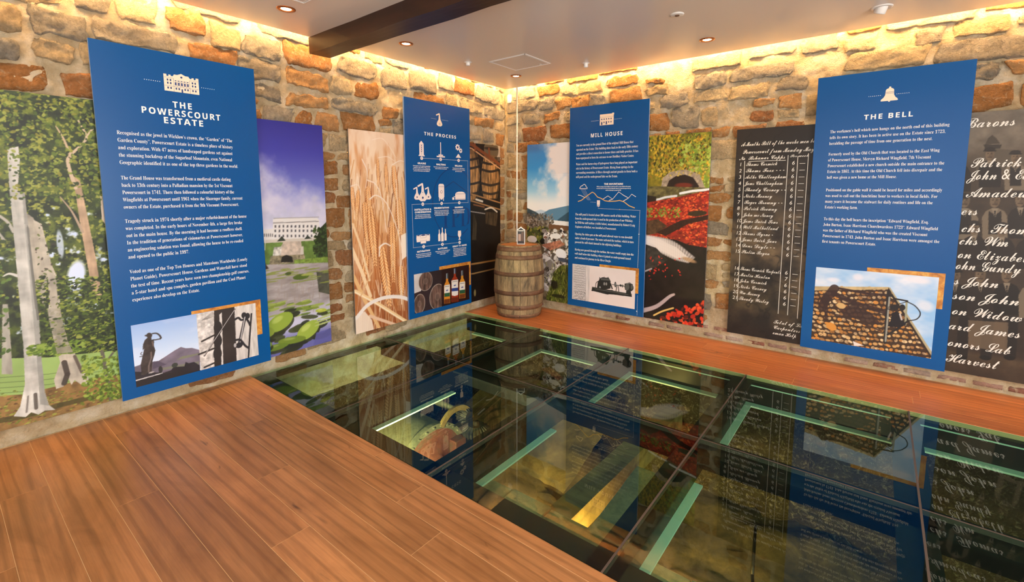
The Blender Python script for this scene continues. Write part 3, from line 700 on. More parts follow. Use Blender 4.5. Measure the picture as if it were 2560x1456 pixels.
    def dabs(s, n, box, cols, size, asp=(0.4, 0.8), alpha=1.0, ang=(0, PI), within=None):
        x0, y0, x1, y1 = box; r_ = s.rng
        for _ in range(n):
            x, y = r_.uniform(x0, x1), r_.uniform(y0, y1)
            if within is not None and not within(x, y): continue
            z = r_.uniform(*size); s.ell(x, y, z, z*r_.uniform(*asp), cols[r_.integers(len(cols))], r_.uniform(*ang), alpha)
    def obj(s, name, parent, x, y, z, mat):
        """flat mesh, top-left corner at (x, y) in the parent's plane"""
        a = s.a.reshape(s.ny, 2, s.nx, 2, 3).mean((1, 3)).clip(0, 255)/255.0
        a = np.where(a <= 0.04045, a/12.92, ((a+0.055)/1.055)**2.4)
        nx, ny = s.nx, s.ny; gx, gy = np.meshgrid(np.linspace(0, s.w, nx), np.linspace(0, s.h, ny))
        v = np.stack([x+gx, y-gy, np.full_like(gx, z)], -1).reshape(-1, 3)
        i = np.arange(nx*ny).reshape(ny, nx); q = np.stack([i[1:, :-1], i[1:, 1:], i[:-1, 1:], i[:-1, :-1]], -1).reshape(-1, 4)
        me = bpy.data.meshes.new(name); me.vertices.add(nx*ny); me.vertices.foreach_set('co', v.astype(np.float32).ravel())
        me.loops.add(q.size); me.loops.foreach_set('vertex_index', q.astype(np.int32).ravel())
        me.polygons.add(len(q)); me.polygons.foreach_set('loop_start', np.arange(0, q.size, 4, dtype=np.int32)); me.update(calc_edges=True)
        at = me.color_attributes.new('print', 'FLOAT_COLOR', 'POINT')
        at.data.foreach_set('color', np.c_[a.reshape(-1, 3), np.ones(nx*ny)].astype(np.float32).ravel())
        me.materials.append(mat); return link(bpy.data.objects.new(name, me), parent)
def mixa(a, b, t): t = np.clip(t, 0, 1)[..., None]; return np.asarray(a, np.float32)*(1-t)+np.asarray(b, np.float32)*t

# --- beech trees
def pic_trees():
    p = Pic(1.0, 2.07, 300, [(-181, 203), (379, 267), (437, 959), (-61, 1096)], 1)
    n = p.fbm(10, 5); n2 = p.fbm(26, 4); n3 = p.fbm(44, 3); V = p.Y/p.H
    p.a[:] = mixa((20, 30, 14), (62, 78, 28), (n-0.3)*2.2)
    p.put(np.clip((n2-0.50)*5, 0, 1)*np.clip(1.15-V, 0, 1), (104, 118, 38)); p.put(np.clip((n3-0.58)*8, 0, 1)*(V < 0.62), (146, 152, 62))
    sky = p.fbm(16, 4); p.put(np.clip((sky+0.25*n3-0.78)*8, 0, 1)*((V > 0.34) & (V < 0.74)), (196, 212, 240))
    p.poly([(-200, 900), (120, 893), (440, 860), (440, 985), (-200, 1010)], (142, 172, 98), 1.0, p.fbm(6, 3), 0.12)
    p.ell(190, 690, 26, 45, (206, 220, 246), 0.2, 1.0, 0.5); p.ell(150, 610, 10, 40, (196, 212, 240), 0, 0.8, 0.5)
    for y in (935, 948, 961, 974): p.line([(-190, y+22), (120, y), (300, y-28)], 1.4, (74, 92, 54))
    p.poly([(-200, 1003), (60, 985), (200, 950), (440, 915), (440, 1110), (-200, 1110)], (128, 100, 58), 1.0, p.fbm(20, 4), 0.35)
    p.dabs(900, (-190, 975, 400, 1060), [(120, 128, 50), (96, 110, 40), (146, 118, 66), (90, 66, 40), (150, 156, 70)], (2, 6), (0.2, 0.5), 0.9, (-0.2, 0.2))
    p.line([(-60, 1062), (60, 1040), (150, 1012), (240, 990)], 16, (66, 62, 30), 0.75)
    bark = p.fbm(30, 4, 5.0); bk2 = p.fbm(8, 4, 0.5)
    for (x0, x1, y0, y1) in ((-120, -104, 560, 960), (6, 20, 760, 935), (-60, -40, 640, 950)):
        p.poly([(x0, y0), (x1, y0), (x1+12, y1), (x0-2, y1)], (150, 148, 138), 1.0, bark, 0.3)
    def trunk(pts, col, shade):
        p.poly(pts, col, 1.0, 0.5*bark+0.5*bk2, 0.42)
        xs = [q[0] for q in pts]; w = max(xs)-min(xs)
    # second and third trunks
    trunk([(60, 528), (84, 545), (110, 640), (118, 690), (112, 770), (90, 720), (66, 600)], (158, 152, 138), 0)
    trunk([(82, 548), (104, 560), (128, 660), (146, 700), (152, 790), (168, 850), (196, 900), (226, 956), (204, 962), (186, 950), (178, 962), (168, 940), (158, 966), (140, 972), (134, 950), (150, 905), (136, 858), (122, 790), (120, 700), (104, 630)], (178, 172, 158), 0)
    p.line([(160, 905), (168, 935), (160, 958)], 12, (60, 52, 46), 0.9); p.line([(186, 890), (204, 930)], 7, (74, 64, 56), 0.8)
    trunk([(182, 440), (200, 452), (222, 560), (238, 640), (254, 738), (232, 738), (214, 640), (200, 560)], (176, 150, 122), 0)
    p.curve([(188, 470), (170, 410), (176, 388), (214, 350), (206, 320), (178, 276)], 9, (196, 176, 150), 1, 3)
    p.curve([(176, 392), (160, 350), (140, 316)], 6, (190, 168, 140), 1, 3); p.curve([(206, 580), (180, 530), (150, 492)], 6, (170, 150, 128), 1, 2)
    p.curve([(212, 350), (224, 330), (232, 322)], 4, (200, 180, 150)); p.poly([(250, 490), (258, 492), (262, 560), (254, 548)], (206, 190, 170))
    p.poly([(246, 860), (256, 862), (284, 1000), (272, 1002)], (96, 92, 80)); p.line([(268, 900), (290, 870)], 5, (96, 92, 80))
    # main trunk
    mp = [(18, 372), (46, 366), (50, 400), (44, 480), (62, 482), (70, 560), (84, 700), (98, 800), (104, 900), (112, 980), (122, 1012), (138, 1024), (112, 1026), (96, 1036), (78, 1030), (64, 1042), (34, 1040), (50, 1016), (62, 960), (58, 860), (46, 720), (32, 560), (24, 480)]
    trunk(mp, (182, 182, 176), 0)
    p.poly([(56, 482), (62, 482), (70, 560), (84, 700), (98, 800), (104, 900), (112, 980), (122, 1014), (100, 1010), (92, 900), (80, 760), (62, 580)], (120, 122, 116), 0.55)
    p.line([(88, 985), (90, 1020)], 8, (72, 66, 60), 0.8); p.line([(70, 990), (66, 1030)], 4, (96, 90, 84), 0.7)
    p.curve([(46, 690), (24, 684), (8, 690)], 8, (200, 200, 194), 1, 3); p.curve([(0, 540), (20, 556), (34, 580)], 7, (170, 168, 158)); p.curve([(-40, 520), (-20, 560), (10, 600)], 7, (160, 158, 148))
    greens = [(92, 112, 34), (118, 134, 46), (70, 92, 28), (148, 158, 70), (44, 62, 22), (34, 50, 20)]
    p.dabs(1700, (-170, 210, 400, 500), greens+[(128, 128, 44)], (3, 8), (0.25, 0.6), 0.9)
    p.dabs(700, (95, 690, 320, 820), greens, (3, 8), (0.2, 0.5), 0.95, (-0.5, 0.4)); p.dabs(500, (120, 800, 330, 880), greens, (3, 9), (0.2, 0.45), 0.95, (-0.4, 0.3))
    p.dabs(420, (70, 850, 210, 888), [(104, 134, 44), (134, 158, 66), (74, 98, 34)], (3, 8), (0.2, 0.5), 0.95, (-0.4, 0.2), lambda x, y: abs(y-(880-0.12*(x-70))) < 16)
    p.dabs(500, (205, 890, 350, 1000), [(122, 148, 52), (150, 168, 70), (96, 120, 40), (70, 90, 30)], (3, 7), (0.3, 0.6), 0.95); p.dabs(320, (100, 690, 340, 880), [(24, 36, 16), (36, 50, 20)], (3, 8), (0.2, 0.5))
    p.dabs(260, (-170, 500, 60, 900), [(40, 60, 22), (58, 84, 30), (90, 120, 50)], (4, 9), (0.3, 0.6), 0.9, within=lambda x, y: x < 24)
    # the main trunk stands in front of the low leaves
    p.poly([(32, 560), (70, 560), (84, 700), (98, 800), (100, 860), (56, 850), (46, 720)], (182, 182, 176), 0.85, 0.5*bark+0.5*bk2, 0.34)
    p.poly([(62, 560), (70, 560), (84, 700), (98, 800), (100, 860), (88, 860), (80, 760)], (130, 132, 126), 0.5)
    trunk([(84, 556), (102, 562), (124, 648), (140, 700), (146, 770), (126, 776), (120, 700), (104, 630)], (164, 158, 144), 0); p.dabs(90, (84, 560, 150, 780), [(40, 54, 22), (78, 96, 34), (58, 50, 42)], (2, 6), (0.2, 0.5), 0.8)
    p.poly([(118, 770), (150, 770), (156, 800), (168, 850), (182, 880), (142, 884), (136, 858), (122, 800)], (150, 144, 132), 0.85, 0.5*bark+0.5*bk2, 0.45); p.dabs(60, (118, 790, 190, 870), [(70, 92, 30), (44, 60, 22), (110, 130, 46)], (2, 6), (0.2, 0.5), 0.9, (-0.4, 0.3))
    p.poly([(66, 560), (72, 570), (86, 700), (99, 800), (92, 800), (78, 690)], (96, 96, 90), 0.8)
    return p
# --- mansion and lily lake
def pic_lake():
    p = Pic(1.0, 2.07, 180, [(497, 280), (805, 315), (829, 853), (544, 931)], 2)
    n = p.fbm(5, 5); p.vgrad([(0, (44, 44, 138)), (0.12, (58, 60, 160)), (0.3, (110, 120, 196)), (0.48, (222, 222, 236)), (1, (222, 222, 236))])
    d = (p.Y/p.H-0.13-0.26*(p.X/p.W-0.35)+0.22*(n-0.5)); cl = np.clip(d*7, 0, 1)
    p.put(cl*0.95*np.clip(1.3-1.1*p.fbm(7, 4), 0, 1), (206, 204, 222)); p.put(np.clip((p.fbm(9, 4)-0.55)*4, 0, 1)*cl, (182, 184, 208)); p.put(np.clip((p.Y/p.H-0.43)*9, 0, 1), (236, 236, 242))
    p.poly([(490, 598), (860, 588), (860, 690), (490, 720)], (96, 124, 58), 1, p.fbm(30, 3), 0.25)
    p.poly([(655, 575), (682, 572), (682, 548), (700, 546), (792, 545), (797, 550), (797, 600), (655, 604)], (216, 214, 212)); p.poly([(540, 590), (656, 574), (656, 604), (540, 612)], (206, 204, 202))
    p.poly([(682, 556), (796, 552), (796, 555), (682, 559)], (150, 148, 148)); p.line([(684, 546), (796, 543)], 1.6, (150, 146, 140))
    for r_, y in enumerate((563, 574, 587)):
        for k in range(11): p.poly([(686+k*10, y), (690+k*10, y-0.3), (690+k*10, y+6), (686+k*10, y+6.3)], (84, 84, 90))
    for k in range(5): p.poly([(660+k*5, 584), (662.4+k*5, 584), (662.4+k*5, 592), (660+k*5, 592)], (98, 98, 102))
    p.poly([(655, 600), (800, 594), (800, 601), (655, 608)], (196, 190, 180)); p.poly([(692, 604), (704, 590), (714, 602)], (52, 58, 50)); p.poly([(760, 598), (768, 588), (778, 597)], (52, 58, 50))
    p.poly([(708, 604), (752, 603), (756, 640), (690, 642)], (190, 176, 162), 1, p.fbm(40, 3), 0.2); p.poly([(684, 618), (704, 616), (700, 652), (680, 652)], (190, 188, 180), 1, p.fbm(50, 2), 0.4); p.poly([(752, 616), (758, 616), (760, 652), (748, 652)], (196, 190, 180))
    p.poly([(676, 640), (760, 636), (764, 656), (672, 662)], (130, 122, 98), 1, p.fbm(60, 3), 0.5); p.poly([(702, 656), (704, 642), (716, 637), (730, 642), (732, 655)], (34, 32, 28))
    p.poly([(788, 600), (800, 570), (830, 540), (850, 600), (850, 652), (798, 648), (786, 630)], (44, 58, 34), 1, p.fbm(30, 4), 0.5); p.dabs(150, (784, 570, 830, 650), [(60, 82, 40), (36, 48, 26)], (2, 5))
    p.poly([(735, 650), (860, 638), (860, 668), (735, 664)], (112, 138, 58), 1, p.fbm(50, 3), 0.3)
    V = p.Y/p.H; w0 = p.mask([(480, 668), (860, 655), (860, 1000), (480, 1000)])[0]
    wat = mixa((118, 108, 104), (190, 186, 190), p.fbm(8, 4, 0.25)); wat = wat*(1-np.clip((V-0.78)*12, 0, 1)[..., None])+np.array((196, 196, 220), np.float32)*np.clip((V-0.78)*12, 0, 1)[..., None]
    wat = wat*(1-np.clip((V-0.88)*14, 0, 1)[..., None])+np.array((104, 104, 168), np.float32)*np.clip((V-0.88)*14, 0, 1)[..., None]
    p.a = p.a*(1-w0[..., None])+wat*w0[..., None]
    for k in range(60):
        x = p.rng.uniform(690, 800); y = p.rng.uniform(690, 765); p.line([(x, y), (x+p.rng.uniform(-1, 1), y+p.rng.uniform(6, 20))], 2.0, (150, 138, 128), 0.5)
    p.poly([(790, 680), (840, 676), (840, 740), (796, 730)], (58, 62, 46), 0.8, p.fbm(30, 3), 0.4)
    for k in range(46): x, y = p.rng.uniform(500, 840), p.rng.uniform(668, 705); p.ell(x, y, p.rng.uniform(8, 24), 1.6, (128, 140, 66), 0, 0.9)
    p.ell(752, 692, 20, 7, (76, 96, 36)); p.ell(720, 684, 8, 4, (70, 84, 40)); p.ell(768, 686, 16, 3, (150, 160, 80))
    p.poly([(640, 660), (646, 628), (653, 622), (660, 640), (664, 660), (672, 672), (636, 678)], (54, 44, 40)); p.line([(662, 625), (663, 590)], 1.4, (220, 220, 220))
    p.dabs(60, (530, 752, 830, 790), [(120, 140, 56), (150, 166, 84), (96, 116, 50)], (9, 22), (0.14, 0.26), 0.95, (-0.12, 0.06)); p.dabs(70, (520, 775, 830, 900), [(64, 70, 40), (42, 46, 34)], (10, 24), (0.2, 0.5), 0.9, (-0.3, 0.2))
    for x, y, a, b_, c_, t in ((700, 805, 34, 20, (140, 164, 62), -0.4), (770, 825, 30, 19, (152, 174, 70), -0.5), (660, 830, 26, 14, (130, 152, 58), 0.3), (730, 850, 34, 9, (112, 134, 48), 0.1), (690, 868, 30, 8, (100, 124, 44), 0), (802, 776, 14, 5, (168, 180, 70), 0.1), (640, 870, 40, 14, (120, 142, 54), 0), (600, 820, 40, 18, (134, 156, 60), 0.2), (560, 880, 40, 16, (120, 146, 52), -0.2)):
        p.ell(x+3, y+7, a, b_, (50, 54, 34), t, 0.9); p.ell(x, y, a, b_, c_, t); p.ell(x-a*0.2, y-b_*0.3, a*0.5, b_*0.4, (min(c_[0]+40, 255), min(c_[1]+34, 255), c_[2]+44), t, 0.7, 0.6)
    for y in (793, 800, 808): p.ell(808, y, 22, 2.2, (176, 188, 120), -0.1)
    p.poly([(790, 832), (835, 818), (835, 860), (782, 866)], (92, 92, 160), 0.9); p.ell(740, 862, 30, 5, (40, 44, 40), 0, 0.9)
    return p
# --- wheat
def pic_wheat():
    p = Pic(1.0, 2.07, 190, [(870, 322), (1066, 344), (1076, 785), (890, 837)], 3)
    p.vgrad([(0, (226, 202, 178)), (0.2, (232, 202, 166)), (0.45, (214, 164, 112)), (0.7, (184, 116, 68)), (1, (150, 84, 46))])
    p.put(np.clip((p.fbm(10, 4, 3)-0.5)*3, 0, 1)*0.6, (246, 232, 214)); p.put(np.clip((p.fbm(12, 4, 4)-0.52)*3, 0, 1)*0.55, (190, 112, 56))
    r_ = p.rng
    for k in range(26): x, y = r_.uniform(870, 1060), r_.uniform(370, 420); p.ell(x, y, 4, r_.uniform(14, 30), (206, 140, 84), r_.uniform(-0.2, 0.2), 0.35, 0.8)
    for k in range(300):
        x, y = r_.uniform(870, 1080), r_.uniform(400, 800); l_ = r_.uniform(30, 130); dx = r_.uniform(-12, 12)
        p.line([(x, y), (x+dx, y+l_)], r_.uniform(0.8, 2.6), [(236, 206, 166), (244, 226, 202), (150, 84, 44), (206, 144, 84), (178, 104, 52), (120, 62, 34)][r_.integers(6)], r_.uniform(0.4, 0.85))
    def ear(x, y, l_, w, dx, tone=1.0):
        n = int(l_/(w*0.42))
        for i in range(n):
            t = i/n; cx, cy = x+dx*t, y+l_*t; ww = w*(0.55+0.6*math.sin(PI*min(1, t*0.9+0.15)))
            for sg in (-1, 1):
                p.ell(cx+sg*ww*0.30, cy, ww*0.17, ww*0.50, (124*tone, 62*tone, 30*tone), -sg*0.5); p.ell(cx+sg*ww*0.27, cy-ww*0.06, ww*0.14, ww*0.44, (232*tone, 168*tone, 104*tone), -sg*0.5); p.ell(cx+sg*ww*0.24, cy-ww*0.12, ww*0.06, ww*0.25, (250, 214, 164), -sg*0.5, 0.9)
        for k in range(8):
            a = r_.uniform(-0.35, 0.35); p.line([(x+dx*0.6, y+l_*0.6), (x+dx+math.sin(a)*l_*0.6, y+l_*1.35)], 0.8, (236, 200, 152), 0.7)
    for e in ((944, 400, 70, 7, 2), (964, 412, 78, 8, 4), (984, 418, 90, 12, 8), (880, 470, 60, 9, 4), (895, 478, 66, 9, -4), (920, 470, 60, 12, 4), (1030, 430, 90, 11, 4), (1052, 460, 90, 11, 0)): ear(*e, tone=1.0)
    for e in ((912, 510, 120, 14, 10), (996, 500, 90, 15, 6), (925, 520, 150, 17, 14), (980, 560, 150, 14, 4), (1022, 540, 150, 15, 4), (1050, 590, 120, 15, 4), (955, 622, 150, 19, 20), (917, 640, 70, 12, -10), (1002, 668, 80, 14, 2), (1036, 680, 90, 15, 2)): ear(*e)
    for pts, w in (([(905, 398), (918, 430), (914, 470)], 4), ([(876, 466), (894, 462), (902, 480)], 3), ([(918, 450), (940, 462), (955, 500), (966, 580)], 4), ([(924, 498), (940, 488), (964, 505), (985, 550), (1000, 600), (1006, 640)], 4.5), ([(946, 394), (968, 392), (985, 402)], 2.6), ([(930, 350), (955, 347), (975, 370), (990, 395)], 2.2), ([(980, 412), (1000, 402), (1018, 408)], 3), ([(948, 618), (962, 608), (976, 614)], 6), ([(948, 640), (950, 616), (962, 609)], 5), ([(1020, 420), (1044, 470), (1056, 560)], 4)): p.curve(pts, w*0.7, (240, 226, 212), 0.8, w*0.4)
    p.line([(882, 560), (900, 610), (924, 700)], 6, (236, 206, 164)); p.line([(880, 622), (905, 680), (926, 740)], 9, (240, 212, 172)); p.line([(884, 690), (912, 750), (948, 820)], 9, (226, 182, 126)); p.line([(888, 728), (940, 756), (1016, 804), (1070, 840)], 9, (236, 202, 150)); p.line([(888, 730), (940, 758), (1016, 806)], 3, (248, 232, 204), 0.9)
    p.line([(925, 790), (990, 812)], 7, (226, 190, 160)); p.line([(930, 680), (902, 740)], 3, (222, 180, 130)); p.line([(990, 450), (1000, 640), (1004, 760)], 2, (240, 220, 196)); p.poly([(1002, 588), (1018, 580), (1016, 640), (1004, 650)], (244, 226, 206))
    p.poly([(886, 792), (912, 778), (930, 800), (936, 830), (886, 850)], (240, 224, 206), 0.9); p.curve([(890, 796), (920, 762), (960, 744), (1000, 742), (1030, 752), (1074, 770)], 9, (238, 228, 220), 0.95)
    return p
# --- barrels in a dark store
def pic_barrels():
    p = Pic(1.0, 2.07, 160, [(1116, 350), (1250, 365), (1251, 736), (1123, 772)], 4)
    p.a[:] = mixa((14, 12, 12), (30, 24, 20), p.fbm(8, 3)); t = p.fbm(40, 4, 4)
    p.poly([(1222, 355), (1252, 360), (1252, 412), (1236, 400)], (176, 160, 142)); p.ell(1228, 375, 18, 26, (96, 84, 64), 0, 1); p.ell(1228, 372, 18, 4, (52, 42, 34))
    def cask(cx, cy, rx, ry):
        q = [(cx+rx*(0.72+0.28*math.sin(PI*k/12))*sg, cy-ry+2*ry*k/12) for sg, ks in ((1, range(13)), (-1, range(12, -1, -1))) for k in ks]
        p.poly(q, (150, 112, 68), 1, t, 0.55); p.ell(cx, cy-ry, rx*0.74, ry*0.10, (112, 84, 54))
        for k in range(-3, 4): p.line([(cx+k*rx*0.22, cy-ry), (cx+k*rx*0.29, cy), (cx+k*rx*0.22, cy+ry)], 0.8, (64, 44, 26), 0.8)
        for f_ in (-0.72, -0.36, 0.30, 0.72): p.curve([(cx-rx*0.95, cy+f_*ry-2), (cx, cy+f_*ry+3), (cx+rx*0.95, cy+f_*ry-2)], 5, (44, 36, 30))
        p.poly([(cx+rx*0.45, cy-ry), (cx+rx, cy), (cx+rx*0.5, cy+ry), (cx+rx*1.1, cy+ry), (cx+rx*1.2, cy-ry)], (16, 14, 12), 0.6)
    cask(1174, 440, 26, 60); cask(1226, 445, 23, 52); cask(1130, 440, 22, 62)
    p.line([(1110, 340), (1180, 362), (1252, 414)], 8, (112, 62, 36)); p.line([(1110, 350), (1180, 372), (1252, 424)], 3, (196, 150, 110)); p.line([(1186, 352), (1188, 376)], 5, (120, 66, 38)); p.line([(1222, 372), (1224, 398)], 5, (120, 66, 38))
    for y in (486, 503): p.line([(1110, y-14), (1180, y), (1252, y+22)], 3.2, (150, 112, 72))
    p.line([(1190, 499), (1206, 504)], 4, (206, 196, 180)); p.line([(1184, 512), (1210, 518)], 3, (116, 76, 46)); p.line([(1120, 518), (1182, 530), (1236, 538)], 2, (160, 150, 146))
    p.curve([(1212, 524), (1228, 520), (1242, 530)], 3, (200, 190, 176)); p.poly([(1212, 530), (1244, 532), (1240, 566), (1214, 560)], (56, 46, 34), 1, t, 0.6); p.poly([(1184, 530), (1192, 560), (1190, 600), (1180, 600)], (60, 52, 40), 0.8, t, 0.6)
    p.line([(1110, 668), (1184, 660), (1252, 648)], 4, (150, 112, 64)); p.line([(1110, 694), (1184, 684), (1252, 668)], 3, (156, 122, 76)); p.ell(1187, 732, 3, 10, (150, 140, 90), 0, 0.8, 0.5)
    return p
# --- mountain valley
def pic_valley():
    p = Pic(1.0, 2.07, 210, [(1318, 363), (1484, 351), (1477, 770), (1317, 742)], 5)
    p.vgrad([(0, (66, 132, 200)), (0.15, (60, 146, 216)), (0.3, (160, 206, 234)), (0.38, (228, 236, 240)), (1, (200, 200, 196))])
    n = p.fbm(5, 5); U = p.X/p.W; V = p.Y/p.H
    p.put(np.clip((n*0.5+U*0.75-0.40)*5, 0, 1)*np.clip((0.21-V+0.05*n)*20, 0, 1), (232, 226, 226)); p.put(np.clip((n*0.6+U*0.5-0.42-0.3*np.abs(V-0.27))*6, 0, 1)*(V > 0.19), (236, 234, 236)); p.put(np.clip((V-0.30)*9, 0, 1), (236, 236, 238))
    p.put(np.clip((0.06-V)*30, 0, 1)*np.clip((0.35-U)*5, 0, 1)*0.7, (70, 110, 170))
    p.poly([(1330, 530), (1352, 524), (1370, 530), (1370, 545), (1330, 545)], (186, 204, 222)); p.poly([(1346, 540), (1372, 524), (1420, 514), (1490, 505), (1490, 560), (1346, 560)], (92, 134, 164)); p.poly([(1390, 552), (1420, 530), (1490, 512), (1490, 570), (1390, 570)], (54, 84, 104))
    p.poly([(1310, 516), (1340, 530), (1362, 545), (1380, 566), (1310, 566)], (62, 78, 86), 1, p.fbm(30, 3), 0.3); p.poly([(1370, 549), (1400, 552), (1440, 556), (1490, 560), (1490, 572), (1378, 570)], (230, 230, 232))
    p.poly([(1310, 530), (1350, 552), (1384, 570), (1490, 572), (1490, 790), (1310, 790)], (112, 98, 76), 1, p.fbm(30, 4), 0.5)
    p.dabs(420, (1310, 535, 1384, 580), [(150, 142, 132), (96, 86, 76), (70, 60, 50), (126, 116, 100)], (1, 3.5)); p.dabs(160, (1312, 570, 1372, 606), [(106, 112, 44), (136, 132, 56), (70, 78, 34), (44, 40, 26)], (3, 7)); p.ell(1362, 604, 14, 10, (26, 22, 18), 0, 0.9, 0.4); p.poly([(1372, 560), (1490, 572), (1490, 582), (1372, 572)], (112, 78, 52))
    rocks = [(214, 210, 206), (188, 184, 180), (236, 232, 230), (140, 132, 124), (96, 86, 78)]
    p.dabs(420, (1360, 575, 1480, 690), rocks, (2, 8), (0.5, 0.9), 1); p.dabs(300, (1362, 575, 1480, 690), [(40, 32, 28), (70, 58, 48), (128, 82, 60)], (1.5, 4.5), (0.3, 0.7), 0.9)
    p.poly([(1352, 612), (1400, 600), (1412, 612), (1376, 626)], (168, 110, 88), 1, p.fbm(40, 3), 0.4); p.ell(1402, 634, 14, 12, (234, 234, 240), 0.3); p.ell(1390, 590, 12, 7, (226, 224, 224)); p.ell(1408, 650, 18, 5, (70, 78, 92), 0.1); p.ell(1330, 598, 12, 9, (206, 200, 198)); p.dabs(140, (1358, 640, 1390, 730), rocks, (3, 8), (0.6, 0.9))
    p.poly([(1384, 680), (1400, 664), (1490, 655), (1490, 790), (1366, 790), (1366, 740), (1376, 716)], (84, 92, 34), 1, p.fbm(30, 4), 0.5)
    for k in range(320):
        x, y = p.rng.uniform(1366, 1484), p.rng.uniform(664, 770); p.line([(x, y), (x+p.rng.uniform(-5, 5), y-p.rng.uniform(5, 12))], 1.3, [(140, 142, 60), (96, 108, 40), (52, 56, 22), (176, 170, 100), (28, 28, 16)][p.rng.integers(5)], 0.9)
    p.ell(1386, 712, 10, 12, (30, 26, 20), 0, 0.8, 0.5); p.ell(1395, 740, 20, 5, (28, 26, 16), 0, 0.7, 0.5)
    return p
# --- autumn stream
def pic_stream():
    r0 = lambda k: (k*37) % 29-16
    p = Pic(1.0, 2.07, 180, [(1554, 346), (1780, 329), (1757, 820), (1543, 782)], 6)
    n = p.fbm(12, 5); U = p.X/p.W
    p.a[:] = mixa((92, 92, 26), (196, 164, 48), (n-0.25)*1.9); p.put(np.clip((p.fbm(6, 3)*0.6+U*0.6-0.62)*4, 0, 1)*0.7, (134, 160, 56))
    p.dabs(900, (1550, 335, 1785, 450), [(206, 170, 46), (226, 186, 60), (158, 150, 50), (110, 120, 36), (168, 120, 36)], (2, 5), (0.4, 0.8), 0.85); p.dabs(600, (1550, 335, 1785, 440), [(60, 60, 22), (44, 46, 18), (80, 76, 30)], (1.5, 4.5), (0.25, 0.6), 0.8, (0.8, 2.2)); p.dabs(200, (1700, 360, 1785, 470), [(150, 178, 66), (120, 150, 50), (176, 190, 90)], (2, 5))
    p.poly([(1652, 470), (1656, 446), (1676, 430), (1712, 424), (1748, 436), (1762, 470)], (164, 148, 128), 1, p.fbm(40, 3), 0.3); p.poly([(1666, 468), (1672, 452), (1690, 440), (1712, 437), (1732, 444), (1747, 466), (1744, 470)], (42, 30, 24)); p.ell(1708, 464, 26, 8, (112, 46, 30), 0, 1, 0.6)
    p.dabs(90, (1640, 418, 1780, 440), [(206, 180, 70), (180, 160, 110), (140, 130, 60)], (1.5, 3.0))
    p.poly([(1540, 470), (1640, 466), (1780, 470), (1780, 480), (1690, 496), (1540, 520)], (104, 96, 58), 1, p.fbm(30, 4), 0.5); p.line([(1700, 484), (1730, 478), (1772, 474)], 6, (232, 236, 238)); p.curve([(1590, 506), (1640, 500), (1662, 494), (1690, 490)], 5, (216, 220, 224)); p.poly([(1612, 488), (1640, 492), (1640, 508), (1606, 506)], (40, 34, 28))
    red = [(196, 60, 34), (222, 86, 44), (160, 40, 26), (120, 32, 24), (232, 120, 60), (90, 30, 24)]
    p.poly([(1540, 520), (1690, 494), (1780, 474), (1780, 620), (1540, 620)], (150, 46, 30), 1, p.fbm(20, 4), 0.4); p.dabs(1500, (1550, 480, 1780, 618), red, (1.5, 4.2), (0.35, 0.7), 0.95, (-0.6, 0.6), lambda x, y: y > 525-0.24*(x-1560))
    p.poly([(1604, 556), (1644, 548), (1668, 566), (1640, 584), (1606, 590)], (84, 60, 40), 1, p.fbm(30, 3), 0.4); p.poly([(1640, 582), (1700, 552), (1776, 536), (1776, 548), (1720, 560), (1664, 590)], (40, 28, 20), 0.9); p.ell(1742, 534, 24, 7, (44, 44, 24), -0.1, 0.9); p.dabs(70, (1600, 520, 1700, 545), [(110, 120, 40), (140, 150, 60)], (2, 4))
    p.poly([(1540, 590), (1640, 592), (1690, 600), (1720, 612), (1770, 620), (1770, 830), (1540, 830)], (30, 22, 20), 1, p.fbm(14, 4), 0.35)
    
    for k in range(16):
        o_ = k*2.2; p.curve([(1590, 588+o_*0.6), (1640, 594+o_*0.95), (1685, 606+o_*1.25), (1736-o_*0.5, 644+o_*0.4)], 8, (224+r0(k), 216+r0(k), 218+r0(k)), 0.42, 2)
    p.poly([(1610, 596), (1650, 600), (1690, 618), (1720, 644), (1690, 646), (1650, 624)], (222, 214, 214), 0.8); p.ell(1722, 650, 22, 6, (176, 140, 104), 0.25, 0.8, 0.6); p.poly([(1600, 606), (1640, 620), (1668, 650), (1640, 668), (1600, 676)], (52, 46, 44), 1, p.fbm(30, 3), 0.5); p.line([(1602, 682), (1628, 672)], 4, (196, 192, 196), 0.8)
    p.curve([(1600, 778), (1640, 766), (1672, 742), (1684, 736)], 11, (186, 170, 170), 0.85, 5); p.dabs(26, (1620, 640, 1700, 700), [(206, 50, 36), (176, 40, 30)], (1.5, 3.5))
    p.dabs(200, (1600, 750, 1765, 822), [(224, 60, 34), (240, 92, 50), (186, 44, 30), (206, 70, 36), (96, 30, 22)], (3, 8), (0.4, 0.8), 0.97, within=lambda x, y: y > 815-0.42*(x-1600)); p.curve([(1634, 788), (1655, 778), (1682, 770)], 4, (224, 190, 110))
    return p
# --- dark ledger
def pic_ledger():
    p = Pic(1.0, 2.07, 130, [(1843, 325), (2156, 302), (2109, 882), (1817, 830)], 7)
    V = p.Y/p.H; n = p.fbm(6, 5); p.a[:] = mixa((40, 34, 30), (146, 122, 88), (n-0.3)*1.9*np.clip(V*3-0.3, 0.05, 1)*np.clip((1.06-V)*3.5, 0.05, 1)); cr = np.abs(p.fbm(4, 4)-0.5); p.put((cr < 0.012)*0.6, (30, 26, 22)); p.a *= 0.82
    return p
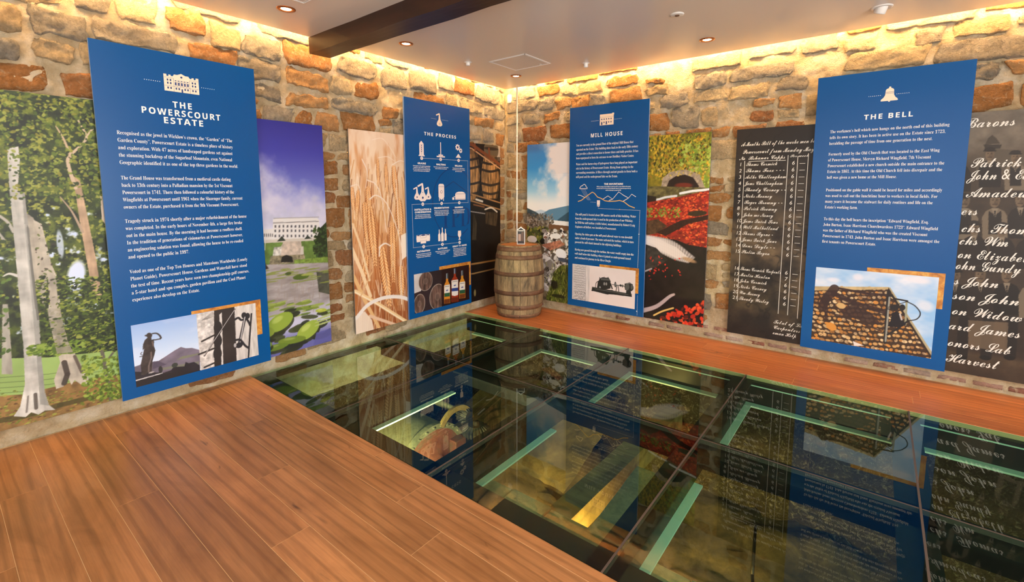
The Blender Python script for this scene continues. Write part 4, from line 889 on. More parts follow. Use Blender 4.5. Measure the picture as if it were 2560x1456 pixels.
# --- estate workers in sepia
def pic_workers():
    p = Pic(1.0, 2.07, 210, [(2283, 293), (2759, 258), (2661, 979), (2227, 902)], 8)
    p.vgrad([(0, (150, 138, 122)), (0.12, (140, 126, 108)), (0.2, (84, 68, 52)), (0.9, (66, 50, 38)), (0.92, (96, 76, 54)), (1, (72, 56, 42))]); p.a *= (0.75+0.5*p.fbm(14, 4))[..., None]
    p.poly([(2440, 400), (2470, 372), (2620, 380), (2760, 420), (2760, 440), (2440, 440)], (112, 98, 80)); p.poly([(2462, 362), (2470, 346), (2480, 338), (2490, 346), (2500, 360)], (88, 76, 62)); p.poly([(2458, 362), (2504, 362), (2500, 372), (2462, 372)], (70, 60, 50))
    r_ = p.rng
    def man(x, y, k, light, cap):
        d = r_.uniform(0.8, 1.2); coat = (44*d, 34*d, 27*d) if not light else (150, 132, 108)
        p.poly([(x-30*k, y+92*k), (x-31*k, y+40*k), (x-22*k, y+25*k), (x-8*k, y+18*k), (x+8*k, y+18*k), (x+22*k, y+25*k), (x+32*k, y+42*k), (x+30*k, y+92*k)], coat)
        if light: p.poly([(x-15*k, y+24*k), (x, y+34*k), (x+15*k, y+24*k), (x+16*k, y+80*k), (x-16*k, y+80*k)], (48, 38, 30))
        p.poly([(x-8*k, y+18*k), (x+8*k, y+18*k), (x, y+42*k)], (176, 158, 132)); p.poly([(x-2*k, y+24*k), (x+2*k, y+24*k), (x, y+44*k)], (36, 28, 24))
        p.ell(x, y, 12*k, 17*k, (146, 122, 94)); p.ell(x+5*k, y+3*k, 6*k, 12*k, (112, 90, 68), 0, 0.7, 0.6)
        for e in (-4.5, 4.5): p.ell(x+e*k, y-2*k, 2*k, 1.3*k, (54, 40, 32))
        p.ell(x, y+4*k, 1.6*k, 3*k, (110, 88, 68)); p.line([(x-5*k, y+8.5*k), (x+5*k, y+8.5*k)], 2.4*k, (74, 56, 44))
        if cap: p.ell(x, y-13*k, 15*k, 6.5*k, (52, 42, 34)); p.line([(x-16*k, y-9*k), (x+16*k, y-9*k)], 3.5*k, (34, 27, 22))
        else: p.ell(x, y-11*k, 12.5*k, 7*k, (48, 37, 30))
    for row, (y, k) in enumerate(((390, 0.9), (495, 1.05), (575, 1.0), (690, 1.1))):
        for j, x in enumerate(range(2270-row*16, 2760, 66)): man(x+r_.uniform(-6, 6)+(30 if row % 2 else 0), y+r_.uniform(-8, 8), k, (row == 1 and j == 3) or r_.random() < 0.14, r_.random() < 0.75)
    for x in range(2230, 2700, 60): p.line([(x, 800), (x-6, 890)], 24, (40, 31, 26), 0.95); p.ell(x-8, 894, 14, 6, (28, 22, 18))
    p.a *= 0.72  # whole print darkened to put the dim wall end into its colours
    p.poly([(2420, 800), (2520, 806), (2516, 880), (2420, 866)], (118, 100, 78), 0.7)
    return p

def picture(side, s0, off, pic, label, name='photo_panel'):
    mw = (WL if side == 'L' else WR) @ Matrix.Translation((s0+0.5, ZB, 0))
    r = tag(empty(name, mw), label, 'picture', 'photograph panels on the stone walls')
    h = ZT-ZB
    MB().box((-0.5, 0, off-0.012), (0.5, h, off-0.0008)).build('board', M['board_edge'], r)
    for x in (-0.4, 0.4):
        for y in (0.2, h-0.2): MB().tube((x, y, 0.0145), (x, y, off-0.012), 0.012, 10).build('spacer', M['black'], r)
    pic.obj('print', r, -0.5, h, off, M['print'])
    return r
picture('L', -5.03, 0.03, pic_trees(), 'tall photograph of pale beech trunks and green leaves beside the estate panel')
picture('L', -3.74, 0.04, pic_lake(), 'tall photograph of a white mansion above a lake with lily pads')
picture('L', -2.475, 0.05, pic_wheat(), 'tall photograph of golden ripe barley ears')
picture('L', -1.155, 0.04, pic_barrels(), 'tall dark photograph of casks on racks beside the corner')
picture('R', 0.42, 0.04, pic_valley(), 'tall photograph of a mountain valley and rocky stream behind the barrel')
picture('R', 1.783, 0.04, pic_stream(), 'tall photograph of a red leaved autumn stream with a stone arch')
ledger = picture('R', 3.025, 0.04, pic_ledger(), 'tall dark panel of white handwritten wage list')
workers = picture('R', 4.36, 0.04, pic_workers(), 'tall sepia photograph of seated workmen overlaid with handwriting')

# ------------------------------------------------------------------ lettering
TEXTS = []
def serif(s): return ''.join(chr(0x1D400+ord(c)-65) if 'A' <= c <= 'Z' else chr(0x1D41A+ord(c)-97) if 'a' <= c <= 'z' else chr(0x1D7CE+ord(c)-48) if '0' <= c <= '9' else c for c in s)
def script(s): return ''.join(chr(0x1D4D0+ord(c)-65) if 'A' <= c <= 'Z' else chr(0x1D4EA+ord(c)-97) if 'a' <= c <= 'z' else c for c in s)
def sansb(s): return ''.join(chr(0x1D5D4+ord(c)-65) if 'A' <= c <= 'Z' else chr(0x1D5EE+ord(c)-97) if 'a' <= c <= 'z' else chr(0x1D7EC+ord(c)-48) if '0' <= c <= '9' else c for c in s)
def text(parent, name, lines, size, mat, z, style=serif, align='LEFT', width=None, offset=0.0, space=1.0, res=2, shear=0.0):
    """lines: (string, x, y); width: width of the longest line"""
    objs = []
    for st, x, y in lines:
        cu = bpy.data.curves.new('lettering', 'FONT'); cu.body = style(st); cu.size = size; cu.align_x = align; cu.resolution_u = res
        cu.offset = offset*size; cu.space_character = space; cu.shear = shear
        o = bpy.data.objects.new('lettering', cu); COL.objects.link(o); objs.append((o, x, y))
    TEXTS.append((parent, name, objs, mat, z, width))
def flush_text():
    dg = bpy.context.evaluated_depsgraph_get()
    for parent, name, objs, mat, z, width in TEXTS:
        parts = []; wmax = 1e-6
        for o, x, y in objs:
            me = o.evaluated_get(dg).to_mesh(); n = len(me.vertices)
            v = np.zeros(n*3, np.float32); me.vertices.foreach_get('co', v); v = v.reshape(-1, 3)
            lt = [tuple(p.vertices) for p in me.polygons]
            if n: wmax = max(wmax, float(v[:, 0].max()-v[:, 0].min()))
            parts.append((v.copy(), lt, x, y)); o.evaluated_get(dg).to_mesh_clear()
        k = width/wmax if width else 1.0; V = []; Fc = []; b = 0
        for v, lt, x, y in parts:
            V += [(q[0]*k+x, q[1]+y, z) for q in v.tolist()]; Fc += [tuple(i+b for i in f) for f in lt]; b += len(v)
        tag(mesh_obj(name, V, Fc, mat, parent), kind='stuff')
        for o, x, y in objs:
            cu = o.data; bpy.data.objects.remove(o); bpy.data.curves.remove(cu)

# ------------------------------------------------------------------ blue information panels
TH = 0.022
def gold_mat():
    m, nt, b = new_mat('gold leaf print'); v = coords(nt); n = noise_n(nt, v, 12, 8, 0.7, 0.8)
    c = ramp(nt, n, [(0.3, rgb(150, 84, 30)), (0.5, rgb(204, 136, 54)), (0.66, rgb(226, 176, 84)), (0.74, rgb(250, 226, 150))]).outputs[0]
    L(nt, c, b.inputs['Base Color']); b.inputs['Roughness'].default_value = 0.4; return m
M['gold'] = gold_mat()
class Panel:
    def __init__(s, k, label):
        side, s0, zb = PAN[k]; mw = (WL if side == 'L' else WR) @ Matrix.Translation((s0+PW/2, zb, 0))
        s.r = tag(empty('information_panel', mw), label, 'information panel', 'blue information panels')
        MB().box((-PW/2, 0, PD-TH), (PW/2, PH, PD-0.0004)).build('board', M['blue_edge'], s.r)
        s.rect('face', 0, 0, PW, PH, M['blue'], 0.0)
        for x in (-0.42, 0.42):
            for y in (0.2, PH-0.25): MB().tube((x, y, 0.0515), (x, y, PD-TH), 0.014, 10).build('spacer', M['black'], s.r)
    def P(s, x, y): return (x-PW/2, PH-y)
    def shape(s, name, polys, mat, lift, parent=None):
        mb = MB()
        for q in polys: mb.poly([s.P(*p) for p in q][::-1], PD+lift)
        o = mb.build(name, mat, parent or s.r, fix=False)
        bm = bmesh.new(); bm.from_mesh(o.data)
        for f in bm.faces:
            f.normal_update()
            if f.normal.z < 0: f.normal_flip()
        bm.to_mesh(o.data); bm.free(); return o
    def rect(s, name, x0, y0, x1, y1, mat, lift, parent=None): return s.shape(name, [[(x0, y0), (x1, y0), (x1, y1), (x0, y1)]], mat, lift, parent)
    def circ(s, name, x, y, r_, mat, lift, parent=None, n=20): return s.shape(name, [circle(x, y, r_, n)], mat, lift, parent)
    def dots(s, pts, step=0.0125, size=0.0022, mat=None):
        q = []
        for (x0, y0), (x1, y1) in zip(pts[:-1], pts[1:]):
            n = max(1, int(math.hypot(x1-x0, y1-y0)/step))
            for i in range(n):
                x, y = x0+(x1-x0)*i/n, y0+(y1-y0)*i/n; q.append([(x-size, y-size), (x+size, y-size), (x+size, y+size), (x-size, y+size)])
        tag(s.shape('dotted_line', q, mat or M['ink'], 0.0012), kind='stuff')
    def ribbon(s, name, pts, w, mat, lift):
        a = []; b = []
        for i, p in enumerate(pts):
            q = pts[min(i+1, len(pts)-1)]; o = pts[max(i-1, 0)]; dx, dy = q[0]-o[0], q[1]-o[1]; l_ = math.hypot(dx, dy) or 1
            nx, ny = -dy/l_*w/2, dx/l_*w/2; a.append((p[0]+nx, p[1]+ny)); b.append((p[0]-nx, p[1]-ny))
        return s.shape(name, [[a[i], a[i+1], b[i+1], b[i]] for i in range(len(pts)-1)], mat, lift)
    def head(s, st, y, cap, w, x=None):
        px, py = s.P(PW/2 if x is None else x, y); text(s.r, 'heading', [(st, px, py)], cap/0.714, M['ink'], PD+0.0012, sansb, 'CENTER', w, 0.006, 1.25)
    def para(s, lines, x, y, pitch, w, size):
        L_ = []
        for i, st in enumerate(lines): px, py = s.P(x, y+pitch*i); L_.append((st, px, py))
        text(s.r, 'paragraph', L_, size, M['ink'], PD+0.0012, serif, 'LEFT', w, -0.008)
    def small(s, lines, x, y, pitch, w, size):
        L_ = [(st,)+s.P(x, y+pitch*i) for i, st in enumerate(lines)]
        text(s.r, 'caption', L_, size, M['ink'], PD+0.0012, lambda q: q, 'CENTER', w, 0.02, 0.95, 1)
    def label(s, st, x, y, w, cap=0.019): text(s.r, 'caption_title', [(st,)+s.P(x, y)], cap/0.70, M['ink'], PD+0.0012, lambda q: q, 'CENTER', w, 0.05, 1.15, 1)
    def photo(s, pic, x, y, gold):
        s.rect('gold_frame', *gold, M['gold'], 0.0008); px, py = s.P(x, y); pic.obj('photo_print', s.r, px, py, PD+0.0022, M['print'])
def circle(x, y, r_, n=20, ry=None): return [(x+r_*math.cos(2*PI*i/n), y+(ry or r_)*math.sin(2*PI*i/n)) for i in range(n)]
def rc(x0, y0, x1, y1): return [(x0, y0), (x1, y0), (x1, y1), (x0, y1)]

# -- small photographs on the panels
def ph_estate():
    p = Pic(0.835, 0.455, 250, [(38, 432), (2120, 68), (2188, 918), (150, 1430)], 11)
    p.vgrad([(0, (150, 182, 232)), (0.5, (196, 218, 246)), (1, (220, 232, 248))]); p.put(np.clip((p.fbm(4, 4, 0.4)-0.5)*2, 0, 1)*0.5, (232, 232, 248))
    p.poly([(90, 1100), (300, 1030), (510, 1000), (640, 920), (780, 830), (875, 778), (960, 800), (1060, 795), (1200, 830), (1200, 1300), (90, 1300)], (112, 104, 120), 1, p.fbm(8, 4, 0.5), 0.25)
    p.poly([(800, 990), (900, 930), (1180, 880), (1180, 900), (960, 960)], (122, 128, 100), 0.8); p.poly([(580, 1110), (1180, 1010), (1180, 1060), (560, 1150)], (120, 124, 104), 0.8); p.poly([(420, 1010), (510, 1002), (640, 1060), (420, 1130)], (76, 70, 88), 0.8)
    p.poly([(100, 1170), (600, 1190), (720, 1150), (760, 1100), (940, 1090), (960, 1020), (1010, 1040), (1100, 1020), (1200, 1080), (1210, 1460), (130, 1460)], (42, 38, 44), 1, p.fbm(14, 3), 0.2)
    p.ell(545, 1140, 34, 56, (50, 50, 50)); p.ell(780, 1070, 50, 36, (58, 62, 56)); p.poly([(120, 1310), (580, 1190), (580, 1202), (130, 1326)], (206, 204, 206)); p.poly([(130, 1330), (600, 1205), (1210, 1150), (1215, 1460), (150, 1460)], (38, 34, 36))
    st = (62, 54, 52)
    p.ell(350, 590, 46, 44, st, -0.3); p.ell(300, 590, 26, 14, st); p.poly([(320, 625), (385, 620), (390, 660), (520, 640), (545, 625), (540, 655), (430, 672), (430, 760), (455, 830), (440, 900), (410, 1000), (400, 1180), (330, 1190), (300, 1220), (230, 1230), (215, 1060), (250, 900), (270, 800), (245, 830), (248, 740), (275, 670)], st, 1, p.fbm(30, 3), 0.3)
    p.curve([(545, 632), (520, 590), (470, 558), (400, 560)], 26, st, 1, 20); p.curve([(238, 910), (214, 885), (235, 856)], 9, st); p.curve([(240, 930), (200, 930)], 12, st)
    p.line([(385, 860), (390, 950), (350, 1080), (350, 1170)], 22, (122, 108, 104), 0.8); p.line([(400, 690), (420, 760)], 18, (128, 106, 94), 0.8); p.ell(395, 1185, 46, 12, (176, 168, 168))
    W_ = p.mask([(1125, 250), (2140, 60), (2200, 930), (1215, 1175)])[0]; p.put(W_, (198, 194, 190)); tx = p.fbm(40, 4)
    p.poly([(1125, 250), (1420, 200), (1460, 1100), (1215, 1175)], (206, 202, 198), 1, tx, 0.3); p.poly([(1760, 120), (2125, 65), (2190, 925), (1815, 1015)], (200, 196, 192), 1, p.fbm(50, 3, 6), 0.2)
    p.poly([(1420, 190), (1760, 130), (1815, 1015), (1590, 1070), (1440, 1110)], (52, 46, 44), 1, p.fbm(6, 3), 0.3); p.poly([(1510, 260), (1550, 220), (1590, 1080), (1560, 1080)], (214, 210, 206))
    for y in (380, 590, 800): p.ell(1490, y+90, 70, 110, (46, 42, 42))
    for a, b_ in (((1225, 690), (1430, 590)), ((1180, 900), (1440, 800)), ((1275, 1110), (1460, 1030))): p.line([a, b_], 30, (50, 46, 44))
    for k in range(5): p.line([(1220+k*18, 350-k*4), (1400+k*8, 215+k*16)], 7, (120, 116, 112))
    p.line([(1270, 925), (1770, 170)], 22, (40, 36, 36)); p.line([(1272, 915), (1768, 175)], 9, (210, 206, 206))
    ir = (44, 42, 46)
    p.curve([(1770, 340), (1830, 310), (1880, 345), (1960, 330), (2000, 370), (2030, 430)], 34, ir); p.line([(2050, 245), (2025, 640), (2010, 960)], 26, ir); p.ell(1925, 270, 44, 50, ir); p.ell(1985, 280, 40, 50, ir); p.line([(1945, 300), (1850, 740)], 44, ir); p.line([(1940, 300), (1860, 740)], 15, (206, 202, 204))
    p.curve([(1790, 670), (1870, 670), (1950, 760), (2010, 800)], 34, ir); p.ell(1850, 755, 60, 46, ir); p.ell(1783, 755, 22, 34, (180, 176, 176)); p.poly([(1790, 370), (1880, 400), (1850, 640), (1800, 640)], (214, 210, 208), 0.7)
    return p
def ph_process():
    p = Pic(0.90, 0.455, 230, [(205, 870), (858, 760), (858, 1172), (218, 1322)], 12)
    p.a[:] = mixa((32, 26, 30), (56, 40, 44), p.fbm(6, 3)); p.poly([(190, 870), (300, 850), (290, 1060), (205, 1090)], (206, 200, 198), 1, p.fbm(8, 3), 0.1); tx = p.fbm(50, 3, 5)
    for x, y, a, b_ in ((342, 950, 76, 106), (272, 1210, 60, 110), (480, 1130, 86, 142)):
        p.ell(x, y, a+5, b_+5, (160, 150, 140), 0.12); q = [(x+a*math.cos(t)+0.1*b_*math.sin(t)*-1, y+b_*math.sin(t)) for t in np.linspace(0, 2*PI, 40)]; p.poly(q, (96, 74, 66), 1, tx, 0.6)
        for k in (-0.5, -0.2, 0.15, 0.5): p.line([(x+a*k, y-b_*0.8), (x+a*k, y+b_*0.8)], 3, (54, 40, 36), 0.7)
        p.ell(x, y, a*0.36, b_*0.36, (150, 132, 120), 0, 0.35); p.ell(x, y, a*0.22, b_*0.22, (92, 72, 64), 0, 0.6)
    p.poly([(528, 780), (870, 740), (870, 1190), (528, 1260)], (38, 18, 18), 1, p.fbm(6, 2), 0.2)
    for x, y0, y1, w, ac, liq in ((592, 862, 1215, 36, (40, 90, 60), (206, 132, 40)), (684, 806, 1200, 42, (40, 64, 130), (150, 50, 24)), (772, 830, 1160, 36, (36, 84, 56), (206, 140, 44))):
        p.poly([(x-12, y0), (x+12, y0-4), (x+13, y0+90), (x+w*0.7, y0+112), (x+w, y0+140), (x+w, y1-8), (x-w, y1), (x-w, y0+146), (x-w*0.7, y0+118), (x-13, y0+94)], liq)
        p.poly([(x-13, y0), (x+13, y0-4), (x+13, y0+60), (x-13, y0+64)], (70, 74, 84)); p.line([(x-4, y0+4), (x-4, y0+60)], 5, (200, 206, 214)); p.line([(x+7, y0+4), (x+7, y0+50)], 3, ac)
        p.poly([(x-w*0.92, y0+140), (x+w*0.92, y0+130), (x+w*0.9, y0+225), (x-w*0.9, y0+232)], (226, 222, 214)); p.poly([(x-w*0.92, y0+232), (x+w*0.92, y0+224), (x+w*0.9, y0+268), (x-w*0.9, y0+274)], ac)
        p.line([(x-w*0.7, y0+156), (x+w*0.7, y0+148)], 5, (110, 104, 104)); p.line([(x-w*0.2, y0+200), (x+w*0.2, y0+196)], 12, (90, 96, 150)); p.poly([(x-w*0.9, y1-50), (x+w*0.9, y1-58), (x+w*0.9, y1-10), (x-w*0.9, y1-2)], (84, 34, 18), 0.8)
    p.poly([(684-39, 806+268), (684+39, 806+262), (684+36, 806+310), (684, 806+322), (684-36, 806+314)], (226, 222, 216)); return p
def ph_turbine():
    p = Pic(0.848, 0.455, 230, [(160, 742), (958, 838), (938, 1320), (155, 1190)], 13)
    p.a[:] = mixa((226, 218, 214), (238, 230, 226), p.fbm(4, 3)); L_ = p.mask([(150, 730), (330, 765), (328, 1225), (150, 1190)])[0]; p.put(L_, (206, 206, 206)); p.poly([(330, 768), (380, 774), (372, 1228), (328, 1222)], (214, 212, 210), 1, p.fbm(40, 3, 5), 0.15)
    p.put(L_*np.clip((p.fbm(10, 4)-0.5)*2, 0, 1)*0.7, (176, 178, 178))
    for k in range(15):
        y = 770+k*29; x = 172+p.rng.uniform(0, 20); pts = [(x, y)]
        while x < 318: x += p.rng.uniform(5, 11); pts.append((x, y+0.12*(x-160)+p.rng.uniform(-8, 8)))
        p.line(pts, 2.5, (70, 70, 70), 0.75)
    p.dabs(160, (160, 1080, 330, 1215), [(60, 58, 56), (90, 86, 84)], (2, 6), (0.2, 0.5), 0.7); p.line([(330, 768), (328, 1222)], 2, (120, 118, 116))
    d = (44, 46, 44); g = (92, 94, 90); li = (150, 152, 148)
    p.poly([(400, 1090), (410, 1040), (560, 1070), (900, 1130), (905, 1165), (640, 1130), (600, 1135), (430, 1092)], d); p.line([(410, 1040), (600, 1075), (900, 1132)], 7, g)
    p.poly([(470, 1050), (480, 980), (510, 930), (540, 918), (620, 926), (640, 965), (640, 1060), (560, 1075)], d); p.poly([(522, 930), (620, 936), (630, 962), (520, 952)], g); p.line([(500, 1045), (505, 920)], 8, d); p.line([(560, 912), (560, 930)], 6, d); p.line([(610, 916), (610, 930)], 6, d)
    p.ell(562, 1000, 10, 20, li); p.ell(588, 1002, 10, 20, li); p.curve([(450, 1060), (460, 990), (500, 960)], 7, d); p.poly([(498, 1030), (518, 1033), (518, 1055), (498, 1052)], li)
    p.poly([(600, 1075), (670, 1080), (668, 1135), (602, 1130)], d); p.line([(640, 1000), (660, 1060)], 16, d); p.ell(700, 1010, 12, 34, d); p.ell(700, 1010, 5, 20, li); p.line([(660, 1010), (820, 1030)], 8, g); p.line([(720, 1020), (708, 1090)], 9, d); p.line([(735, 1022), (742, 1095)], 9, d); p.ell(765, 1022, 14, 14, d); p.ell(790, 1028, 10, 18, g)
    p.ell(870, 1045, 56, 52, d); p.poly([(815, 1000), (880, 985), (918, 1010), (922, 1070), (870, 1100), (820, 1075)], d); p.ell(848, 1040, 26, 44, g, 0.1); p.ell(905, 1040, 14, 34, g); p.line([(830, 995), (900, 1000)], 5, li); p.poly([(835, 1085), (890, 1090), (900, 1150), (830, 1140)], d); p.line([(440, 1062), (560, 1085), (660, 1100), (860, 1140)], 4, li, 0.7)
    return p
def ph_bell():
    p = Pic(0.841, 0.681, 260, [(175, 100), (1905, 240), (1778, 1375), (95, 1105)], 14)
    p.a[:] = mixa((150, 194, 236), (226, 232, 244), (p.fbm(4, 4, 0.6)-0.35)*2.2)
    p.ell(760, 240, 90, 60, (232, 230, 240), 0, 0.8, 0.8); p.ell(420, 280, 120, 40, (230, 232, 244), 0, 0.8, 0.8); p.ell(1600, 280, 220, 60, (236, 232, 238), 0.1, 0.8, 0.8); p.ell(1700, 640, 160, 90, (236, 234, 240), 0.3, 0.7, 0.8)
    wall = [(150, 372), (1190, 376), (1790, 1300), (1780, 1390), (80, 1110)]; mk = p.mask(wall)[0]; p.put(mk, (60, 40, 28)); r_ = p.rng
    cols = [(196, 154, 96), (214, 178, 124), (176, 122, 62), (206, 140, 66), (188, 160, 120), (160, 116, 70), (222, 196, 150)]
    for gy in range(17):
        for gx in range(26):
            x = 130+gx*66+(gy % 2)*33+r_.uniform(-14, 14); y = 400+gy*58+0.11*(x-130)*(gy/16)+r_.uniform(-10, 10)
            if x < 1180+max(0, (y-376))*0.66-24 and y < 1120+0.17*(x-95): p.ell(x, y, r_.uniform(22, 40), r_.uniform(14, 24), cols[r_.integers(7)], r_.uniform(-0.1, 0.7), 1)
    p.put(mk*np.clip((p.fbm(60, 3)-0.5)*3, 0, 1)*0.6, (70, 44, 28)); p.poly([(150, 372), (1190, 376), (1180, 410), (150, 430)], (182, 160, 116), 1, p.fbm(20, 2), 0.2)
    sh = (52, 32, 30)
    p.line([(430, 400), (300, 560), (260, 660)], 120, sh, 0.85); p.line([(420, 470), (700, 600), (1120, 720)], 70, sh, 0.85); p.poly([(470, 680), (700, 620), (940, 740), (1090, 900), (900, 880), (560, 770)], sh, 0.85); p.line([(500, 400), (900, 470), (1180, 490)], 34, sh, 0.9); p.line([(330, 720), (560, 800), (860, 900), (1080, 990)], 26, sh, 0.75); p.line([(310, 600), (310, 840)], 40, sh, 0.8); p.ell(520, 640, 64, 40, (206, 170, 112), 0.2); p.ell(380, 930, 80, 50, (206, 140, 60), 0.5)
    p.poly([(1185, 378), (1210, 380), (1795, 1290), (1785, 1340)], (176, 164, 130)); p.line([(1190, 420), (1770, 1340)], 26, (40, 28, 24), 0.9)
    ir = (34, 28, 30)
    p.line([(1190, 440), (1130, 1150)], 44, ir); p.line([(1200, 520), (1140, 1130)], 22, (150, 150, 140)); p.line([(1440, 580), (1420, 900)], 26, (156, 156, 130)); p.line([(1200, 480), (1280, 540), (1450, 570)], 24, ir); p.curve([(1450, 580), (1560, 640), (1630, 740), (1580, 820), (1460, 845)], 14, ir); p.line([(1180, 660), (1440, 580)], 10, ir); p.line([(1170, 1040), (1300, 960), (1440, 860)], 26, ir); p.line([(1170, 680), (1270, 690)], 14, ir)
    p.poly([(1230, 740), (1290, 715), (1350, 740), (1370, 820), (1430, 900), (1340, 940), (1170, 925), (1190, 880), (1215, 840)], (28, 20, 26)); p.line([(1345, 750), (1368, 830)], 22, (196, 186, 180)); p.ell(1270, 660, 60, 40, ir); p.ell(1380, 660, 40, 44, ir); p.poly([(680, 1130), (840, 1195), (700, 1200)], (224, 214, 206)); return p

# ---- panel 1
a = Panel(1, 'large blue panel about the estate, leftmost, with a white mansion icon'); C1 = 0.503
a.dots([(0.281, 0.211), (0.382, 0.211)]); a.dots([(0.630, 0.211), (0.728, 0.211)])
top = [(0.394, 0.150), (0.412, 0.150), (0.412, 0.163), (0.424, 0.163), (0.424, 0.152), (0.438, 0.152), (0.438, 0.160), (0.450, 0.160), (0.458, 0.146), (0.478, 0.146), (0.503, 0.134), (0.528, 0.146), (0.548, 0.146), (0.556, 0.160), (0.568, 0.160), (0.568, 0.152), (0.582, 0.152), (0.582, 0.163), (0.594, 0.163), (0.594, 0.150), (0.612, 0.150)]
ic = a.shape('house_icon', [top+[(0.612, 0.268), (0.394, 0.268)]], M['cream'], 0.0010)
w = [rc(x, y, x+0.009, y+0.014) for x in (0.412, 0.430, 0.567, 0.585) for y in (0.182, 0.204, 0.238)]+[rc(x, 0.238, x+0.009, 0.252) for x in (0.462, 0.480, 0.517, 0.535)]+[rc(x, 0.200, x+0.010, 0.222) for x in (0.460, 0.479, 0.498, 0.517, 0.536)]+[rc(x, 0.186, x+0.008, 0.193) for x in (0.461, 0.480, 0.499, 0.518, 0.537)]+[rc(0.498, 0.244, 0.508, 0.268), circle(0.503, 0.160, 0.007, 12)]
w += [rc(0.396, 0.230, 0.610, 0.2316), rc(0.396, 0.172, 0.452, 0.1736), rc(0.554, 0.172, 0.610, 0.1736), rc(0.452, 0.174, 0.4536, 0.268), rc(0.5525, 0.174, 0.554, 0.268)]+[rc(x, 0.184, x+0.0015, 0.229) for x in (0.474, 0.493, 0.512, 0.531)]
for q in w: a.shape('window_mark', [q], M['deep'], 0.0016, ic)
a.head('THE', 0.383, 0.044, 0.120, 0.497); a.head('POWERSCOURT', 0.443, 0.044, 0.494, 0.495); a.head('ESTATE', 0.501, 0.044, 0.247, 0.498)
E1 = [['Recognised as the jewel in Wicklow’s crown, the “Garden” of “The', 'Garden County”, Powerscourt Estate is a timeless place of history', 'and exploration. With 47 acres of landscaped gardens set against', 'the stunning backdrop of the Sugarloaf Mountain, even National', 'Geographic identified it as one of the top three gardens in the world.'],
 ['The Grand House was transformed from a medieval castle dating', 'back to 13th century into a Palladian mansion by the 1st Viscount', 'Powerscourt in 1741. There then followed a colourful history of the', 'Wingfields at Powerscourt until 1961 when the Slazenger family, current', 'owners of the Estate, purchased it from the 9th Viscount Powerscourt.'],
 ['Tragedy struck in 1974 shortly after a major refurbishment of the house', 'was completed. In the early hours of November 4th, a large fire broke', 'out in the main house. By the morning it had become a roofless shell.', 'In the tradition of generations of visionaries at Powerscourt however,', 'an engineering solution was found, allowing the house to be re-roofed', 'and opened to the public in 1997.'],
 ['Voted as one of the Top Ten Houses and Mansions Worldwide (Lonely', 'Planet Guide), Powerscourt House, Gardens and Waterfall have stood', 'the test of time. Recent years have seen two championship golf courses,', 'a 5-star hotel and spa complex, garden pavilion and the Cool Planet', 'experience also develop on the Estate.']]
for ls, y, w_ in zip(E1, (0.604, 0.910, 1.209, 1.565), (0.745, 0.765, 0.786, 0.778)): a.para(ls, 0.102, y, 0.0502, w_, 0.0372)
a.photo(ph_estate(), 0.080, 1.935, (0.450, 1.910, 0.957, 2.214))
# ---- panel 2
a = Panel(2, 'blue panel headed the process with rows of white distilling icons')
a.ribbon('emblem_ring', [(0.74+0.36*math.cos(t), 1.16+0.42*math.sin(t)) for t in np.linspace(0.9, 5.5, 60)], 0.012, M['navy'], 0.0005)
a.ribbon('emblem_roof', [(0.45, 1.04), (0.72, 0.90), (0.99, 1.04)], 0.012, M['navy'], 0.0006)
text(a.r, 'emblem_letters', [('TPD',)+a.P(0.50, 1.46)], 0.36, M['navy'], PD+0.0005, serif, 'LEFT', 0.50, -0.01)
def still(x, y, k, side=-1):
    return [(x-0.060*k, y+0.075*k), (x-0.058*k, y+0.095*k), (x-0.03*k, y+0.115*k), (x+0.03*k, y+0.115*k), (x+0.058*k, y+0.095*k), (x+0.060*k, y+0.075*k), (x+0.045*k, y+0.045*k), (x+0.022*k, y+0.01*k), (x+0.012*k, y-0.06*k), (x+0.008*k, y-0.085*k), (x-0.005*k, y-0.092*k), (x-0.075*k, y-0.062*k), (x-0.068*k, y-0.044*k), (x-0.012*k, y-0.066*k), (x-0.020*k, y+0.01*k), (x-0.045*k, y+0.045*k)]
a.dots([(0.384, 0.186), (0.470, 0.186)], 0.009, 0.002); a.dots([(0.545, 0.186), (0.655, 0.186)], 0.009, 0.002)
ic = a.shape('still_icon', [still(0.510, 0.180, 0.72)], M['cream'], 0.0010); a.ribbon('still_mark', circle(0.510, 0.236, 0.010, 12)+[(0.520, 0.236)], 0.003, M['deep'], 0.0016)
a.head('THE PROCESS', 0.385, 0.037, 0.504, 0.524)
def icon(name, polys, marks=()):
    o = a.shape(name, [polys[0]], M['cream2'], 0.0010)
    for q in polys[1:]: a.shape(name+'_piece', [q], M['cream2'], 0.0011, o)
    for q in marks: a.shape('detail', [q], M['deep'], 0.0017, o)
icon('grain_sack_icon', [[(0.186, 0.622), (0.186, 0.612), (0.198, 0.606), (0.198, 0.482), (0.215, 0.466), (0.222, 0.455), (0.236, 0.455), (0.243, 0.466), (0.262, 0.482), (0.262, 0.606), (0.274, 0.612), (0.274, 0.622)]], [[(0.2285, 0.50+i*0.022), (0.216, 0.49+i*0.022), (0.2285, 0.515+i*0.022), (0.242, 0.49+i*0.022)] for i in range(4)]+[rc(0.2275, 0.58, 0.2300, 0.61)])
icon('malting_icon', [rc(0.515, 0.446, 0.527, 0.592), rc(0.485, 0.588, 0.556, 0.602), rc(0.456, 0.605, 0.587, 0.620)])
def cog(x, y, r_): return [(x+(r_ if k % 4 in (0, 1) else r_*0.76)*math.cos(2*PI*k/32), y+(r_ if k % 4 in (0, 1) else r_*0.76)*math.sin(2*PI*k/32)) for k in range(32)]
